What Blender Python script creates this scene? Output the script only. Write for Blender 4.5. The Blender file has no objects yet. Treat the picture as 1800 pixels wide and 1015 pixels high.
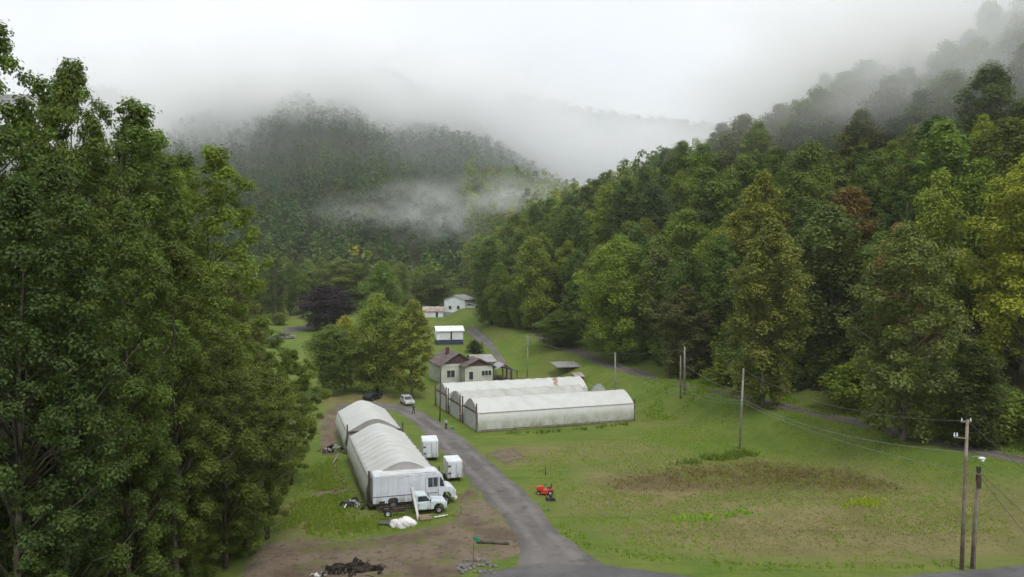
import bpy, bmesh, math, random
import numpy as np
from mathutils import Vector, Matrix

# ------------------------------------------------------------------ camera, sky, light, exposure
SC = bpy.context.scene
COL = SC.collection
FPX, CX, CY, CAMH = 1400.0, 900.0, 507.5, 24.0
PITCH = math.atan(36.5 / FPX)
cam_d = bpy.data.cameras.new('camera')
cam_d.sensor_width = 36.0
cam_d.lens = 36.0 * FPX / 1800.0
cam_d.clip_start = 0.5
cam_d.clip_end = 9000
cam = bpy.data.objects.new('camera', cam_d)
COL.objects.link(cam)
cam.location = (0, 0, CAMH)
cam.rotation_euler = (math.pi / 2 - PITCH, 0, 0)
SC.camera = cam

SUN_EL, SUN_AZ = math.radians(58), math.radians(150)      # azimuth clockwise from +Y: behind, to the right
w = bpy.data.worlds.new('World')
SC.world = w
w.use_nodes = True
nt = w.node_tree
nt.nodes.clear()
sky = nt.nodes.new('ShaderNodeTexSky')
sky.sky_type = 'NISHITA'
sky.sun_disc = False
sky.sun_elevation = SUN_EL
sky.sun_rotation = SUN_AZ
sky.dust_density = 4.0
hsv = nt.nodes.new('ShaderNodeHueSaturation')
hsv.inputs['Saturation'].default_value = 0.25
nt.links.new(sky.outputs[0], hsv.inputs['Color'])
bg1 = nt.nodes.new('ShaderNodeBackground')
bg1.inputs['Strength'].default_value = 0.02
nt.links.new(hsv.outputs[0], bg1.inputs['Color'])
tcw = nt.nodes.new('ShaderNodeTexCoord')
cn = nt.nodes.new('ShaderNodeTexNoise')                    # the even grey cloud deck
cn.inputs['Scale'].default_value = 2.2
cn.inputs['Detail'].default_value = 4
cn.inputs['Roughness'].default_value = 0.45
nt.links.new(tcw.outputs['Generated'], cn.inputs['Vector'])
cr = nt.nodes.new('ShaderNodeValToRGB')
cr.color_ramp.elements[0].position = 0.30
cr.color_ramp.elements[0].color = (0.64, 0.675, 0.72, 1)
cr.color_ramp.elements[1].position = 0.66
cr.color_ramp.elements[1].color = (0.79, 0.82, 0.845, 1)
nt.links.new(cn.outputs['Fac'], cr.inputs['Fac'])
bg2 = nt.nodes.new('ShaderNodeBackground')
bg2.inputs['Strength'].default_value = 1.0
nt.links.new(cr.outputs[0], bg2.inputs['Color'])
ads = nt.nodes.new('ShaderNodeAddShader')
nt.links.new(bg1.outputs[0], ads.inputs[0])
nt.links.new(bg2.outputs[0], ads.inputs[1])
wo = nt.nodes.new('ShaderNodeOutputWorld')
nt.links.new(ads.outputs[0], wo.inputs['Surface'])

sun_d = bpy.data.lights.new('sun', 'SUN')
sun_d.energy = 1.5
sun_d.angle = math.radians(25)
sun_d.color = (1.0, 0.96, 0.90)
sun = bpy.data.objects.new('sun', sun_d)
COL.objects.link(sun)
sd = Vector((math.sin(SUN_AZ) * math.cos(SUN_EL), math.cos(SUN_AZ) * math.cos(SUN_EL), math.sin(SUN_EL)))
sun.rotation_euler = sd.to_track_quat('Z', 'Y').to_euler()
sun.location = (0, 0, 300)

SC.view_settings.view_transform = 'Standard'
SC.view_settings.look = 'None'
SC.view_settings.exposure = 0.33
SC.view_settings.gamma = 1.0
SC.view_settings.use_curve_mapping = False
SC.render.engine = 'CYCLES'
SC.cycles.use_denoising = True
SC.cycles.max_bounces = 14
SC.cycles.diffuse_bounces = 3
SC.cycles.glossy_bounces = 2
SC.cycles.transmission_bounces = 3
SC.cycles.volume_bounces = 12
SC.cycles.transparent_max_bounces = 8
SC.cycles.volume_max_steps = 48
SC.cycles.use_adaptive_sampling = True
SC.cycles.adaptive_threshold = 0.03
SC.cycles.caustics_reflective = False
SC.cycles.caustics_refractive = False

# ------------------------------------------------------------------ helpers
rng = np.random.default_rng(7)
random.seed(7)
cp, sp = math.cos(PITCH), math.sin(PITCH)


def at(px, py, z=0.0):
    """point of the photograph -> place on the level z"""
    dx, dy = (px - CX) / FPX, (CY - py) / FPX
    d = Vector((dx, cp + dy * sp, -sp + dy * cp))
    t = (z - CAMH) / d.z
    return Vector((d.x * t, d.y * t, z))


def atd(px, py, y):
    """point of the photograph -> place at ground distance y"""
    dx, dy = (px - CX) / FPX, (CY - py) / FPX
    d = Vector((dx, cp + dy * sp, -sp + dy * cp))
    t = y / d.y
    return Vector((d.x * t, y, CAMH + d.z * t))


def ss(a, b, x):
    t = np.clip((x - a) / (b - a), 0, 1)
    return t * t * (3 - 2 * t)


def vnoise(x, y, seed=0):
    """smooth value noise, vectorised, 0..1"""
    x = np.asarray(x, float); y = np.asarray(y, float)
    xi = np.floor(x).astype(np.int64); yi = np.floor(y).astype(np.int64)
    xf = x - xi; yf = y - yi

    def h(a, b):
        n = (a * 374761393 + b * 668265263 + seed * 974634777) & 0x7fffffff
        n = ((n ^ (n >> 13)) * 1274126177) & 0x7fffffff
        return ((n ^ (n >> 16)) & 0xffff) / 65535.0
    u = xf * xf * (3 - 2 * xf); v = yf * yf * (3 - 2 * yf)
    return (h(xi, yi) * (1 - u) + h(xi + 1, yi) * u) * (1 - v) + (h(xi, yi + 1) * (1 - u) + h(xi + 1, yi + 1) * u) * v


def fbm(x, y, seed=0, oct=4):
    r = 0; a = .5; f = 1.0
    for i in range(oct):
        r = r + a * vnoise(np.asarray(x) * f, np.asarray(y) * f, seed + i * 17)
        a *= .5; f *= 2.03
    return r / (1 - .5 ** oct)


def tag(o, label=None, cat=None, group=None, kind=None):
    if label: o['label'] = label
    if cat: o['category'] = cat
    if group: o['group'] = group
    if kind: o['kind'] = kind
    return o


def empty(name, loc=(0, 0, 0), rz=0.0):
    o = bpy.data.objects.new(name, None)
    COL.objects.link(o)
    o.location = loc
    o.rotation_euler = (0, 0, rz)
    o.empty_display_size = 0.3
    return o


def np_mesh(name, verts, faces, smooth=False):
    """verts (N,3), faces (M,k) arrays -> mesh, fast"""
    me = bpy.data.meshes.new(name)
    nv, (nf, k) = len(verts), faces.shape
    me.vertices.add(nv)
    me.vertices.foreach_set('co', np.ascontiguousarray(verts, np.float32).ravel())
    me.loops.add(nf * k)
    me.loops.foreach_set('vertex_index', np.ascontiguousarray(faces, np.int32).ravel())
    me.polygons.add(nf)
    me.polygons.foreach_set('loop_start', np.arange(0, nf * k, k, dtype=np.int32))
    me.polygons.foreach_set('use_smooth', np.full(nf, smooth))
    me.update(calc_edges=True)
    return me


def link(name, me, m=None, parent=None):
    o = bpy.data.objects.new(name, me)
    COL.objects.link(o)
    if m is not None:
        me.materials.clear(); me.materials.append(m)
    if parent is not None:
        o.parent = parent
    return o


class MB:
    """collects simple shapes for ONE mesh object"""
    def __init__(s):
        s.v = []; s.f = []

    def add(s, vs, fs):
        b = len(s.v)
        s.v += [tuple(p) for p in vs]
        s.f += [tuple(i + b for i in f) for f in fs]
        return s

    def box(s, x0, x1, y0, y1, z0, z1):
        vs = [(x0, y0, z0), (x1, y0, z0), (x1, y1, z0), (x0, y1, z0), (x0, y0, z1), (x1, y0, z1), (x1, y1, z1), (x0, y1, z1)]
        return s.add(vs, [(3, 2, 1, 0), (4, 5, 6, 7), (0, 1, 5, 4), (1, 2, 6, 5), (2, 3, 7, 6), (3, 0, 4, 7)])

    def bar(s, a, b, w, h=None):
        """box beam from a to b, w wide, h high"""
        a = Vector(a); b = Vector(b); h = h or w
        d = (b - a).normalized()
        r = d.cross(Vector((0, 0, 1)))
        r = r.normalized() if r.length > 1e-4 else Vector((1, 0, 0))
        u = r.cross(d).normalized()
        r *= w / 2; u *= h / 2
        vs = [a - r - u, a + r - u, a + r + u, a - r + u, b - r - u, b + r - u, b + r + u, b - r + u]
        return s.add(vs, [(0, 1, 2, 3), (7, 6, 5, 4), (0, 4, 5, 1), (1, 5, 6, 2), (2, 6, 7, 3), (3, 7, 4, 0)])

    def prism(s, prof, y0, y1):
        """profile in x,z (counter-clockwise from the front) swept along y"""
        n = len(prof)
        vs = [(x, y0, z) for x, z in prof] + [(x, y1, z) for x, z in prof]
        fs = [tuple(range(n)), tuple(range(2 * n - 1, n - 1, -1))]
        fs += [(i, i + n, (i + 1) % n + n, (i + 1) % n) for i in range(n)]
        return s.add(vs, fs)

    def tube(s, pts, rad, n=8, cap=True):
        pts = [Vector(p) for p in pts]
        if not hasattr(rad, '__len__'): rad = [rad] * len(pts)
        b = len(s.v)
        ref = Vector((0.31, 0.95, 0.05)).normalized()
        for i, p in enumerate(pts):
            d = (pts[min(i + 1, len(pts) - 1)] - pts[max(i - 1, 0)]).normalized()
            r = d.cross(ref)
            if r.length < 1e-3: r = d.cross(Vector((1, 0, 0)))
            r.normalize(); u = d.cross(r)
            for k in range(n):
                a = 2 * math.pi * k / n
                s.v.append(tuple(p + (r * math.cos(a) + u * math.sin(a)) * rad[i]))
        for i in range(len(pts) - 1):
            for k in range(n):
                s.f.append((b + i * n + k, b + i * n + (k + 1) % n, b + (i + 1) * n + (k + 1) % n, b + (i + 1) * n + k))
        if cap:
            s.f.append(tuple(b + k for k in range(n))[::-1])
            s.f.append(tuple(b + (len(pts) - 1) * n + k for k in range(n)))
        return s

    def disc_wheel(s, c, r, w, n=16, axis='y'):
        """a rounded tyre-like cylinder about the y axis"""
        c = Vector(c)
        pr = [(-w / 2, r * .55), (-w / 2, r * .92), (-w * .36, r), (w * .36, r), (w / 2, r * .92), (w / 2, r * .55)]
        b = len(s.v)
        for (yy, rr) in pr:
            for k in range(n):
                a = 2 * math.pi * k / n
                s.v.append((c.x + rr * math.cos(a), c.y + yy, c.z + rr * math.sin(a)))
        m = len(pr)
        for i in range(m):
            j = (i + 1) % m
            for k in range(n):
                s.f.append((b + i * n + k, b + i * n + (k + 1) % n, b + j * n + (k + 1) % n, b + j * n + k))
        return s

    def lump(s, c, r, seed=0, rough=.35, nu=14, nv=8, lower=True):
        """uneven heap / bush core"""
        R = np.random.default_rng(seed)
        c = Vector(c)
        off = R.uniform(0, 50, 2)
        b = len(s.v)
        for j in range(nv + 1):
            th = math.pi * j / nv if lower else math.pi * .5 * j / nv
            for i in range(nu):
                ph = 2 * math.pi * i / nu
                k = 1 + rough * (float(fbm(off[0] + 2 + 1.3 * math.cos(ph) * math.sin(th) + 1.1 * math.cos(th), off[1] + 2 + 1.3 * math.sin(ph) * math.sin(th), seed, 3)) - .5) * 2
                s.v.append((c.x + r[0] * k * math.sin(th) * math.cos(ph), c.y + r[1] * k * math.sin(th) * math.sin(ph), c.z + r[2] * k * math.cos(th)))
        for j in range(nv):
            for i in range(nu):
                s.f.append((b + j * nu + i, b + (j + 1) * nu + i, b + (j + 1) * nu + (i + 1) % nu, b + j * nu + (i + 1) % nu))
        return s

    def build(s, name, m=None, parent=None, smooth=False, bevel=0.0, seg=2):
        me = bpy.data.meshes.new(name)
        me.from_pydata(s.v, [], s.f)
        bm = bmesh.new(); bm.from_mesh(me)
        bmesh.ops.remove_doubles(bm, verts=bm.verts, dist=1e-5)
        if bevel:
            ed = [e for e in bm.edges if len(e.link_faces) == 2 and e.calc_face_angle(0) > .5]
            bmesh.ops.bevel(bm, geom=ed, offset=bevel, segments=seg, affect='EDGES', profile=.6)
        bmesh.ops.recalc_face_normals(bm, faces=bm.faces)
        for f in bm.faces: f.smooth = smooth
        bm.to_mesh(me); bm.free()
        return link(name, me, m, parent)


# ------------------------------------------------------------------ materials
def newmat(name):
    m = bpy.data.materials.new(name)
    m.use_nodes = True
    return m, m.node_tree, m.node_tree.nodes['Principled BSDF']


def N(t, kind, **kw):
    n = t.nodes.new(kind)
    for k, v in kw.items():
        if k in n.inputs: n.inputs[k].default_value = v
        else: setattr(n, k, v)
    return n


def mixc(t, a, b, fac, mode='MIX'):
    n = t.nodes.new('ShaderNodeMix')
    n.data_type = 'RGBA'; n.blend_type = mode
    for sock, v in ((n.inputs[0], fac), (n.inputs[6], a), (n.inputs[7], b)):
        if hasattr(v, 'is_linked') or hasattr(v, 'links'): t.links.new(v, sock)
        elif isinstance(v, (int, float)): sock.default_value = v
        else: sock.default_value = (*v, 1) if len(v) == 3 else v
    return n.outputs[2]


def ramp(t, src, p0, p1, c0=0.0, c1=1.0):
    n = t.nodes.new('ShaderNodeMapRange')
    n.interpolation_type = 'SMOOTHSTEP'
    n.inputs['From Min'].default_value = p0; n.inputs['From Max'].default_value = p1
    n.inputs['To Min'].default_value = c0; n.inputs['To Max'].default_value = c1
    t.links.new(src, n.inputs['Value'])
    return n.outputs[0]


def noise(t, scale, detail=4, rough=.55, vec=None, coord='Object'):
    n = t.nodes.new('ShaderNodeTexNoise')
    n.inputs['Scale'].default_value = scale; n.inputs['Detail'].default_value = detail; n.inputs['Roughness'].default_value = rough
    if vec is None:
        vec = t.nodes.new('ShaderNodeTexCoord').outputs[coord]
    t.links.new(vec, n.inputs['Vector'])
    return n.outputs['Fac']


def mat(name, c, c2=None, scale=1.2, rough=.7, spec=.3, metal=0.0, bump=0.0, bscale=8.0, p=(.42, .62)):
    """two-tone weathered material: colour c with worn patches of c2"""
    m, t, b = newmat(name)
    b.inputs['Roughness'].default_value = rough
    b.inputs['Specular IOR Level'].default_value = spec
    b.inputs['Metallic'].default_value = metal
    if c2 is None: c2 = tuple(x * .78 for x in c)
    f = noise(t, scale, 5)
    f2 = noise(t, scale * 9, 3)
    col = mixc(t, c, c2, ramp(t, f, *p))
    col = mixc(t, col, tuple(x * .85 for x in c), ramp(t, f2, .5, .75, 0, .5))
    t.links.new(col, b.inputs['Base Color'])
    if bump:
        bn = N(t, 'ShaderNodeBump', Strength=bump, Distance=.05)
        t.links.new(noise(t, bscale, 4), bn.inputs['Height'])
        t.links.new(bn.outputs[0], b.inputs['Normal'])
    return m


def grime(m, z0, z1, c=(.16, .14, .11)):
    """road dirt splashed up from below, in streaks"""
    t = m.node_tree; b = t.nodes['Principled BSDF']
    src = b.inputs['Base Color'].links[0].from_socket
    tc = t.nodes.new('ShaderNodeTexCoord').outputs['Object']
    sx = N(t, 'ShaderNodeSeparateXYZ'); t.links.new(tc, sx.inputs[0])
    mp = t.nodes.new('ShaderNodeMapping'); mp.inputs['Scale'].default_value = (3, 3, .35)
    t.links.new(tc, mp.inputs['Vector'])
    k = N(t, 'ShaderNodeMath', operation='MULTIPLY')
    t.links.new(ramp(t, sx.outputs['Z'], z0, z1, .9, .12), k.inputs[0])
    t.links.new(ramp(t, noise(t, 1.5, 5, .65, mp.outputs[0]), .40, .68), k.inputs[1])
    t.links.new(mixc(t, src, c, k.outputs[0]), b.inputs['Base Color'])


def leafmat(name, merged=False, dk=(1.12, 1.04, .84), lt=(2.30, 2.05, 1.40)):
    m, t, b = newmat(name)
    out = t.nodes['Material Output']
    if merged:
        base = N(t, 'ShaderNodeAttribute', attribute_name='col').outputs['Color']
    else:
        base = t.nodes.new('ShaderNodeObjectInfo').outputs['Color']
    tint = N(t, 'ShaderNodeAttribute', attribute_name='tint').outputs['Fac']
    dark = mixc(t, base, dk, 1.0, 'MULTIPLY')
    light = mixc(t, base, lt, 1.0, 'MULTIPLY')
    col = mixc(t, dark, light, tint)
    b.inputs['Roughness'].default_value = .55
    b.inputs['Specular IOR Level'].default_value = .25
    t.links.new(col, b.inputs['Base Color'])
    tr = t.nodes.new('ShaderNodeBsdfTranslucent')
    tc = mixc(t, col, (1.1, 1.25, .6), 1.0, 'MULTIPLY')
    t.links.new(tc, tr.inputs['Color'])
    mx = t.nodes.new('ShaderNodeMixShader')
    mx.inputs[0].default_value = .36
    t.links.new(b.outputs[0], mx.inputs[1]); t.links.new(tr.outputs[0], mx.inputs[2])
    t.links.new(mx.outputs[0], out.inputs['Surface'])
    return m


def filmmat(name, c, c2, stain=(.42, .46, .30), stain_z=None):
    """cloudy greenhouse plastic; algae grows in uneven blotches"""
    m, t, b = newmat(name)
    out = t.nodes['Material Output']
    f = noise(t, .55, 5)
    col = mixc(t, c, c2, ramp(t, f, .40, .68))
    col = mixc(t, col, stain, ramp(t, noise(t, 2.3, 5, .65), .58, .82, 0, .35))
    if stain_z:
        sx = N(t, 'ShaderNodeSeparateXYZ')
        t.links.new(t.nodes.new('ShaderNodeTexCoord').outputs['Object'], sx.inputs[0])
        zz = ramp(t, sx.outputs['Z'], stain_z[0], stain_z[1], 1, 0)
        mm = N(t, 'ShaderNodeMath', operation='MULTIPLY')
        t.links.new(zz, mm.inputs[0]); t.links.new(ramp(t, noise(t, .8, 4), .3, .7, .2, .95), mm.inputs[1])
        col = mixc(t, col, stain, mm.outputs[0])
    b.inputs['Roughness'].default_value = .45
    b.inputs['Specular IOR Level'].default_value = .4
    t.links.new(col, b.inputs['Base Color'])
    bn = N(t, 'ShaderNodeBump', Strength=.35, Distance=.06)
    t.links.new(noise(t, 1.6, 4), bn.inputs['Height'])
    t.links.new(bn.outputs[0], b.inputs['Normal'])
    tr = t.nodes.new('ShaderNodeBsdfTranslucent')
    t.links.new(col, tr.inputs['Color'])
    mx = t.nodes.new('ShaderNodeMixShader'); mx.inputs[0].default_value = .38
    t.links.new(b.outputs[0], mx.inputs[1]); t.links.new(tr.outputs[0], mx.inputs[2])
    t.links.new(mx.outputs[0], out.inputs['Surface'])
    return m


def sidingmat(name, c, pitch=.2):
    m, t, b = newmat(name)
    wv = N(t, 'ShaderNodeTexWave', wave_type='BANDS', bands_direction='Z', wave_profile='SAW')
    wv.inputs['Scale'].default_value = 1.0 / pitch / 3.18
    t.links.new(t.nodes.new('ShaderNodeTexCoord').outputs['Object'], wv.inputs['Vector'])
    col = mixc(t, c, tuple(x * .8 for x in c), ramp(t, noise(t, .7, 5), .42, .7))
    t.links.new(col, b.inputs['Base Color'])
    b.inputs['Roughness'].default_value = .6
    bn = N(t, 'ShaderNodeBump', Strength=.5, Distance=.03)
    t.links.new(wv.outputs['Fac'], bn.inputs['Height'])
    t.links.new(bn.outputs[0], b.inputs['Normal'])
    return m


M = {}
M['leaf'] = leafmat('leaf_green')
M['leafm'] = leafmat('leaf_mass', True)
M['grass'] = leafmat('grass_blades', True, (.8, .84, .8), (1.5, 1.4, 1.1))
M['grass'].node_tree.nodes['Mix Shader'].inputs[0].default_value = .5
M['bark'] = mat('bark', (.075, .060, .046), (.13, .112, .092), 1.5, .9, .1, bump=.5, bscale=9)
M['bark_pale'] = mat('bark_pale', (.24, .21, .18), (.13, .11, .085), 1.3, .9, .1, bump=.4, bscale=7)
M['film'] = filmmat('film_white', (.84, .845, .825), (.77, .775, .745), stain_z=(.0, 2.2))
M['film_b'] = filmmat('film_greyed', (.80, .805, .785), (.73, .735, .70), stain=(.34, .36, .25), stain_z=(.0, 2.7))
M['film_c'] = filmmat('film_dirty', (.68, .68, .645), (.58, .58, .53), stain=(.27, .28, .2), stain_z=(.0, 3.6))
M['film_end'] = filmmat('film_end', (.55, .54, .52), (.46, .45, .42))
M['wood_dark'] = mat('wood_dark', (.075, .06, .05), (.14, .115, .09), 2.2, .85, .2, bump=.3)
M['wood_grey'] = mat('wood_grey', (.24, .21, .18), (.15, .13, .11), 1.7, .85, .2, bump=.3)
M['pole'] = mat('pole_wood', (.16, .115, .085), (.27, .23, .19), .9, .85, .2, bump=.3, bscale=14)
M['pole_grey'] = mat('pole_grey', (.30, .28, .25), (.2, .18, .16), .9, .85, .2, bump=.3, bscale=14)
M['white_paint'] = mat('white_paint', (.68, .70, .72), (.58, .59, .59), .9, .4, .4)
M['van_paint'] = mat('van_paint', (.62, .66, .72), (.54, .57, .61), .8, .38, .45)
M['pickup_paint'] = mat('pickup_paint', (.60, .68, .72), (.52, .58, .60), 1.2, .35, .5)
M['glass'] = mat('window_glass', (.03, .04, .05), (.06, .075, .085), .6, .08, .6)
M['tyre'] = mat('tyre_rubber', (.02, .02, .02), (.045, .043, .04), 4, .9, .2)
M['steel'] = mat('galvanised_steel', (.38, .39, .40), (.28, .28, .28), 2, .45, .5, .6)
M['dark_metal'] = mat('dark_metal', (.035, .033, .03), (.09, .06, .045), 2.4, .7, .3, .3)
M['cream'] = sidingmat('cream_siding', (.55, .55, .51))
M['white_siding'] = sidingmat('white_siding', (.72, .76, .80))
M['grey_block'] = mat('grey_block', (.33, .34, .35), (.25, .25, .25), 1.5, .9, .1)
M['navy'] = mat('navy_paint', (.028, .038, .075), (.045, .055, .09), 1.2, .6, .3)
M['roof_brown'] = mat('brown_shingle', (.125, .098, .092), (.185, .155, .145), 1.1, .9, .15, bump=.5, bscale=6)
M['roof_grey'] = mat('grey_metal_roof', (.33, .33, .34), (.25, .22, .20), .9, .5, .4, .2)
M['roof_rust'] = mat('rusty_roof', (.40, .37, .36), (.30, .20, .16), .8, .7, .3, .2, p=(.40, .56))
M['roof_white'] = mat('white_metal_roof', (.70, .73, .75), (.62, .64, .66), .9, .45, .4)
M['trim_brown'] = mat('brown_trim', (.075, .050, .046), (.105, .07, .064), 1.6, .7, .2)
M['trim_white'] = mat('white_trim', (.66, .66, .64), (.56, .56, .54), 1.6, .6, .3)
M['brick'] = mat('chimney_brick', (.085, .05, .045), (.12, .075, .065), 4, .9, .1)
M['red_paint'] = mat('red_paint', (.55, .045, .022), (.42, .035, .02), 2, .35, .5)
M['red_shed'] = mat('red_panel', (.19, .045, .035), (.14, .045, .036), 2, .7, .2)
M['black_plastic'] = mat('black_plastic', (.018, .018, .02), (.035, .035, .035), 3, .5, .4)
M['tarp_white'] = mat('white_tarp', (.72, .70, .70), (.58, .55, .54), 1.8, .55, .3, bump=.7, bscale=3)
M['tarp_dark'] = mat('dark_tarp', (.065, .068, .08), (.10, .10, .11), 1.5, .55, .3, bump=.7, bscale=3)
M['flag'] = mat('green_flag', (.015, .25, .13), (.012, .2, .11), 2, .7, .2)
M['teal'] = mat('teal_plastic', (.03, .22, .24), (.025, .18, .19), 2, .5, .3)
M['purple'] = None
M['char'] = mat('charred_wood', (.012, .010, .009), (.05, .038, .03), 2.2, .95, .1, bump=.6)
M['rock'] = mat('grey_rock', (.19, .18, .17), (.12, .115, .11), 2.5, .9, .2, bump=.5)
M['skin'] = mat('skin', (.42, .26, .19), (.38, .22, .16), 5, .6, .3)
M['hair'] = mat('hair', (.03, .022, .018), None, 8, .8, .2)
M['shirt_pale'] = mat('pale_shirt', (.36, .40, .40), (.28, .31, .31), 6, .85, .1)
M['shirt_dark'] = mat('dark_shirt', (.05, .055, .07), (.08, .08, .09), 6, .85, .1)
M['trousers'] = mat('dark_trousers', (.025, .028, .038), (.045, .045, .055), 6, .85, .1)
M['rubble'] = mat('scrap_grey', (.30, .31, .33), (.10, .10, .11), 2.2, .7, .3)
M['wire'] = mat('wire_grey', (.10, .10, .10), None, 3, .5, .4)
M['wire_pale'] = mat('wire_pale', (.24, .24, .24), None, 3, .5, .4)
M['lamp_lens'] = mat('lamp_lens', (.72, .76, .80), (.62, .66, .7), 5, .2, .5)

for k_, a_, b_ in (('van_paint', .5, 1.5), ('pickup_paint', .4, 1.0), ('white_paint', .3, 1.4)): grime(M[k_], a_, b_)

# gravel, asphalt and earth
def roadmat(name, c, c2, c3, streak=0.0):
    m, t, b = newmat(name)
    tc = t.nodes.new('ShaderNodeTexCoord').outputs['Object']
    col = mixc(t, c, c2, ramp(t, noise(t, .12, 6, .6, tc), .40, .62))
    col = mixc(t, col, c3, ramp(t, noise(t, .55, 6, .65, tc), .50, .70, 0, .85))
    col = mixc(t, col, tuple(x * .6 for x in c), ramp(t, noise(t, 5.0, 4, .6, tc), .54, .75, 0, .6))
    ac = N(t, 'ShaderNodeAttribute', attribute_name='across').outputs['Fac']
    tri = N(t, 'ShaderNodeMath', operation='PINGPONG'); tri.inputs[1].default_value = .5
    t.links.new(ac, tri.inputs[0])
    df = N(t, 'ShaderNodeMath', operation='SUBTRACT'); df.inputs[1].default_value = .27
    t.links.new(tri.outputs[0], df.inputs[0])
    ab = N(t, 'ShaderNodeMath', operation='ABSOLUTE'); t.links.new(df.outputs[0], ab.inputs[0])
    tk = N(t, 'ShaderNodeMath', operation='MULTIPLY')
    t.links.new(ramp(t, ab.outputs[0], .03, .13, 1, 0), tk.inputs[0])
    t.links.new(ramp(t, noise(t, .4, 5, .6, tc), .35, .6, .1, 1), tk.inputs[1])
    tk2 = N(t, 'ShaderNodeMath', operation='MULTIPLY'); tk2.inputs[1].default_value = streak
    t.links.new(tk.outputs[0], tk2.inputs[0])
    col = mixc(t, col, tuple(min(1, x * 1.75) for x in c), tk2.outputs[0])
    ed = N(t, 'ShaderNodeMath', operation='MULTIPLY')
    t.links.new(ramp(t, tri.outputs[0], .0, .09, 1, 0), ed.inputs[0])
    t.links.new(ramp(t, noise(t, .9, 5, .65, tc), .42, .58), ed.inputs[1])
    col = mixc(t, col, (.085, .095, .035), ed.outputs[0])
    t.links.new(col, b.inputs['Base Color'])
    b.inputs['Roughness'].default_value = .92
    b.inputs['Specular IOR Level'].default_value = .15
    bn = N(t, 'ShaderNodeBump', Strength=.7, Distance=.08)
    t.links.new(noise(t, 3.0, 6, .7, tc), bn.inputs['Height'])
    t.links.new(bn.outputs[0], b.inputs['Normal'])
    return m


M['gravel'] = roadmat('gravel_drive', (.112, .103, .098), (.155, .143, .134), (.082, .074, .068), .7)
M['asphalt'] = roadmat('asphalt', (.10, .098, .10), (.135, .13, .13), (.08, .078, .078))
M['dirtroad'] = roadmat('hill_road', (.10, .085, .075), (.13, .115, .105), (.075, .06, .052), .5)


def groundmat():
    m, t, b = newmat('ground_turf')
    tc = t.nodes.new('ShaderNodeTexCoord').outputs['Object']
    g = lambda n: N(t, 'ShaderNodeAttribute', attribute_name=n).outputs['Fac']
    big = noise(t, .045, 5, .6, tc)
    med = noise(t, .22, 6, .62, tc)
    fine = noise(t, 1.4, 6, .7, tc)
    grass = mixc(t, (.098, .150, .026), (.134, .178, .034), ramp(t, med, .38, .64))
    grass = mixc(t, grass, (.160, .165, .048), ramp(t, big, .44, .66, 0, .65))
    mw = t.nodes.new('ShaderNodeMapping')
    mw.inputs['Rotation'].default_value = (0, 0, -.34); mw.inputs['Scale'].default_value = (.07, .75, 1)
    t.links.new(tc, mw.inputs['Vector'])
    streak = noise(t, 1.0, 5, .65, mw.outputs[0])
    grass = mixc(t, grass, (.070, .118, .020), ramp(t, streak, .50, .68, 0, .6))
    grass = mixc(t, grass, (.050, .092, .015), ramp(t, fine, .52, .74, 0, .75))
    dry = mixc(t, (.200, .178, .078), (.150, .146, .054), ramp(t, med, .40, .62))
    dry = mixc(t, dry, (.150, .112, .056), ramp(t, streak, .50, .66, 0, .45))
    dry = mixc(t, dry, (.105, .100, .036), ramp(t, fine, .50, .74, 0, .65))
    dirt = mixc(t, (.190, .150, .108), (.120, .092, .066), ramp(t, med, .40, .64))
    dirt = mixc(t, dirt, (.070, .054, .040), ramp(t, fine, .50, .68, 0, .9))
    dirt = mixc(t, dirt, (.120, .135, .040), ramp(t, noise(t, .33, 6, .68, tc), .51, .62, 0, .75))
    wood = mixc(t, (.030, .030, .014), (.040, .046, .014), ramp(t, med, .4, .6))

    def edge(att, lo=.42, hi=.60):
        a = N(t, 'ShaderNodeMath', operation='ADD')
        s_ = N(t, 'ShaderNodeMath', operation='MULTIPLY_ADD')
        t.links.new(fine, s_.inputs[0]); s_.inputs[1].default_value = .9; s_.inputs[2].default_value = -.45
        t.links.new(g(att), a.inputs[0]); t.links.new(s_.outputs[0], a.inputs[1])
        return ramp(t, a.outputs[0], lo, hi)
    col = mixc(t, grass, dry, edge('dry', .16, .74))
    brn = mixc(t, (.145, .108, .058), (.095, .070, .038), ramp(t, fine, .42, .66))
    col = mixc(t, col, brn, edge('brown', .42, 1.15))
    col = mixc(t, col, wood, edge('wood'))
    col = mixc(t, col, dirt, edge('dirt', .38, .66))
    t.links.new(col, b.inputs['Base Color'])
    b.inputs['Roughness'].default_value = .95
    b.inputs['Specular IOR Level'].default_value = .1
    bn = N(t, 'ShaderNodeBump', Strength=.9, Distance=.25)
    t.links.new(noise(t, 1.1, 7, .72, tc), bn.inputs['Height'])
    t.links.new(bn.outputs[0], b.inputs['Normal'])
    return m


M['ground'] = groundmat()

# ------------------------------------------------------------------ terrain
ROAD = np.array([(104, 20), (76, 55), (55.5, 86), (46.5, 108), (38.0, 126), (31.0, 141), (18.0, 178), (6.0, 206), (-5.0, 240), (-12.0, 275), (-17, 320), (-24, 400), (-34, 520), (-40, 700)], float)


def side(x, y, P=ROAD):
    """signed distance to the hill road: + on the hill's side"""
    x = np.asarray(x, float); y = np.asarray(y, float)
    best = np.full(x.shape, 1e9); sg = np.zeros(x.shape)
    for (a, b) in zip(P[:-1], P[1:]):
        d = b - a; L2 = d @ d
        t = np.clip(((x - a[0]) * d[0] + (y - a[1]) * d[1]) / L2, 0, 1)
        qx = x - a[0] - t * d[0]; qy = y - a[1] - t * d[1]
        dist = np.hypot(qx, qy)
        cr = d[0] * qy - d[1] * qx
        m = dist < best
        best = np.where(m, dist, best); sg = np.where(m, np.where(cr < 0, 1, -1), sg)
    return best * sg


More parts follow.
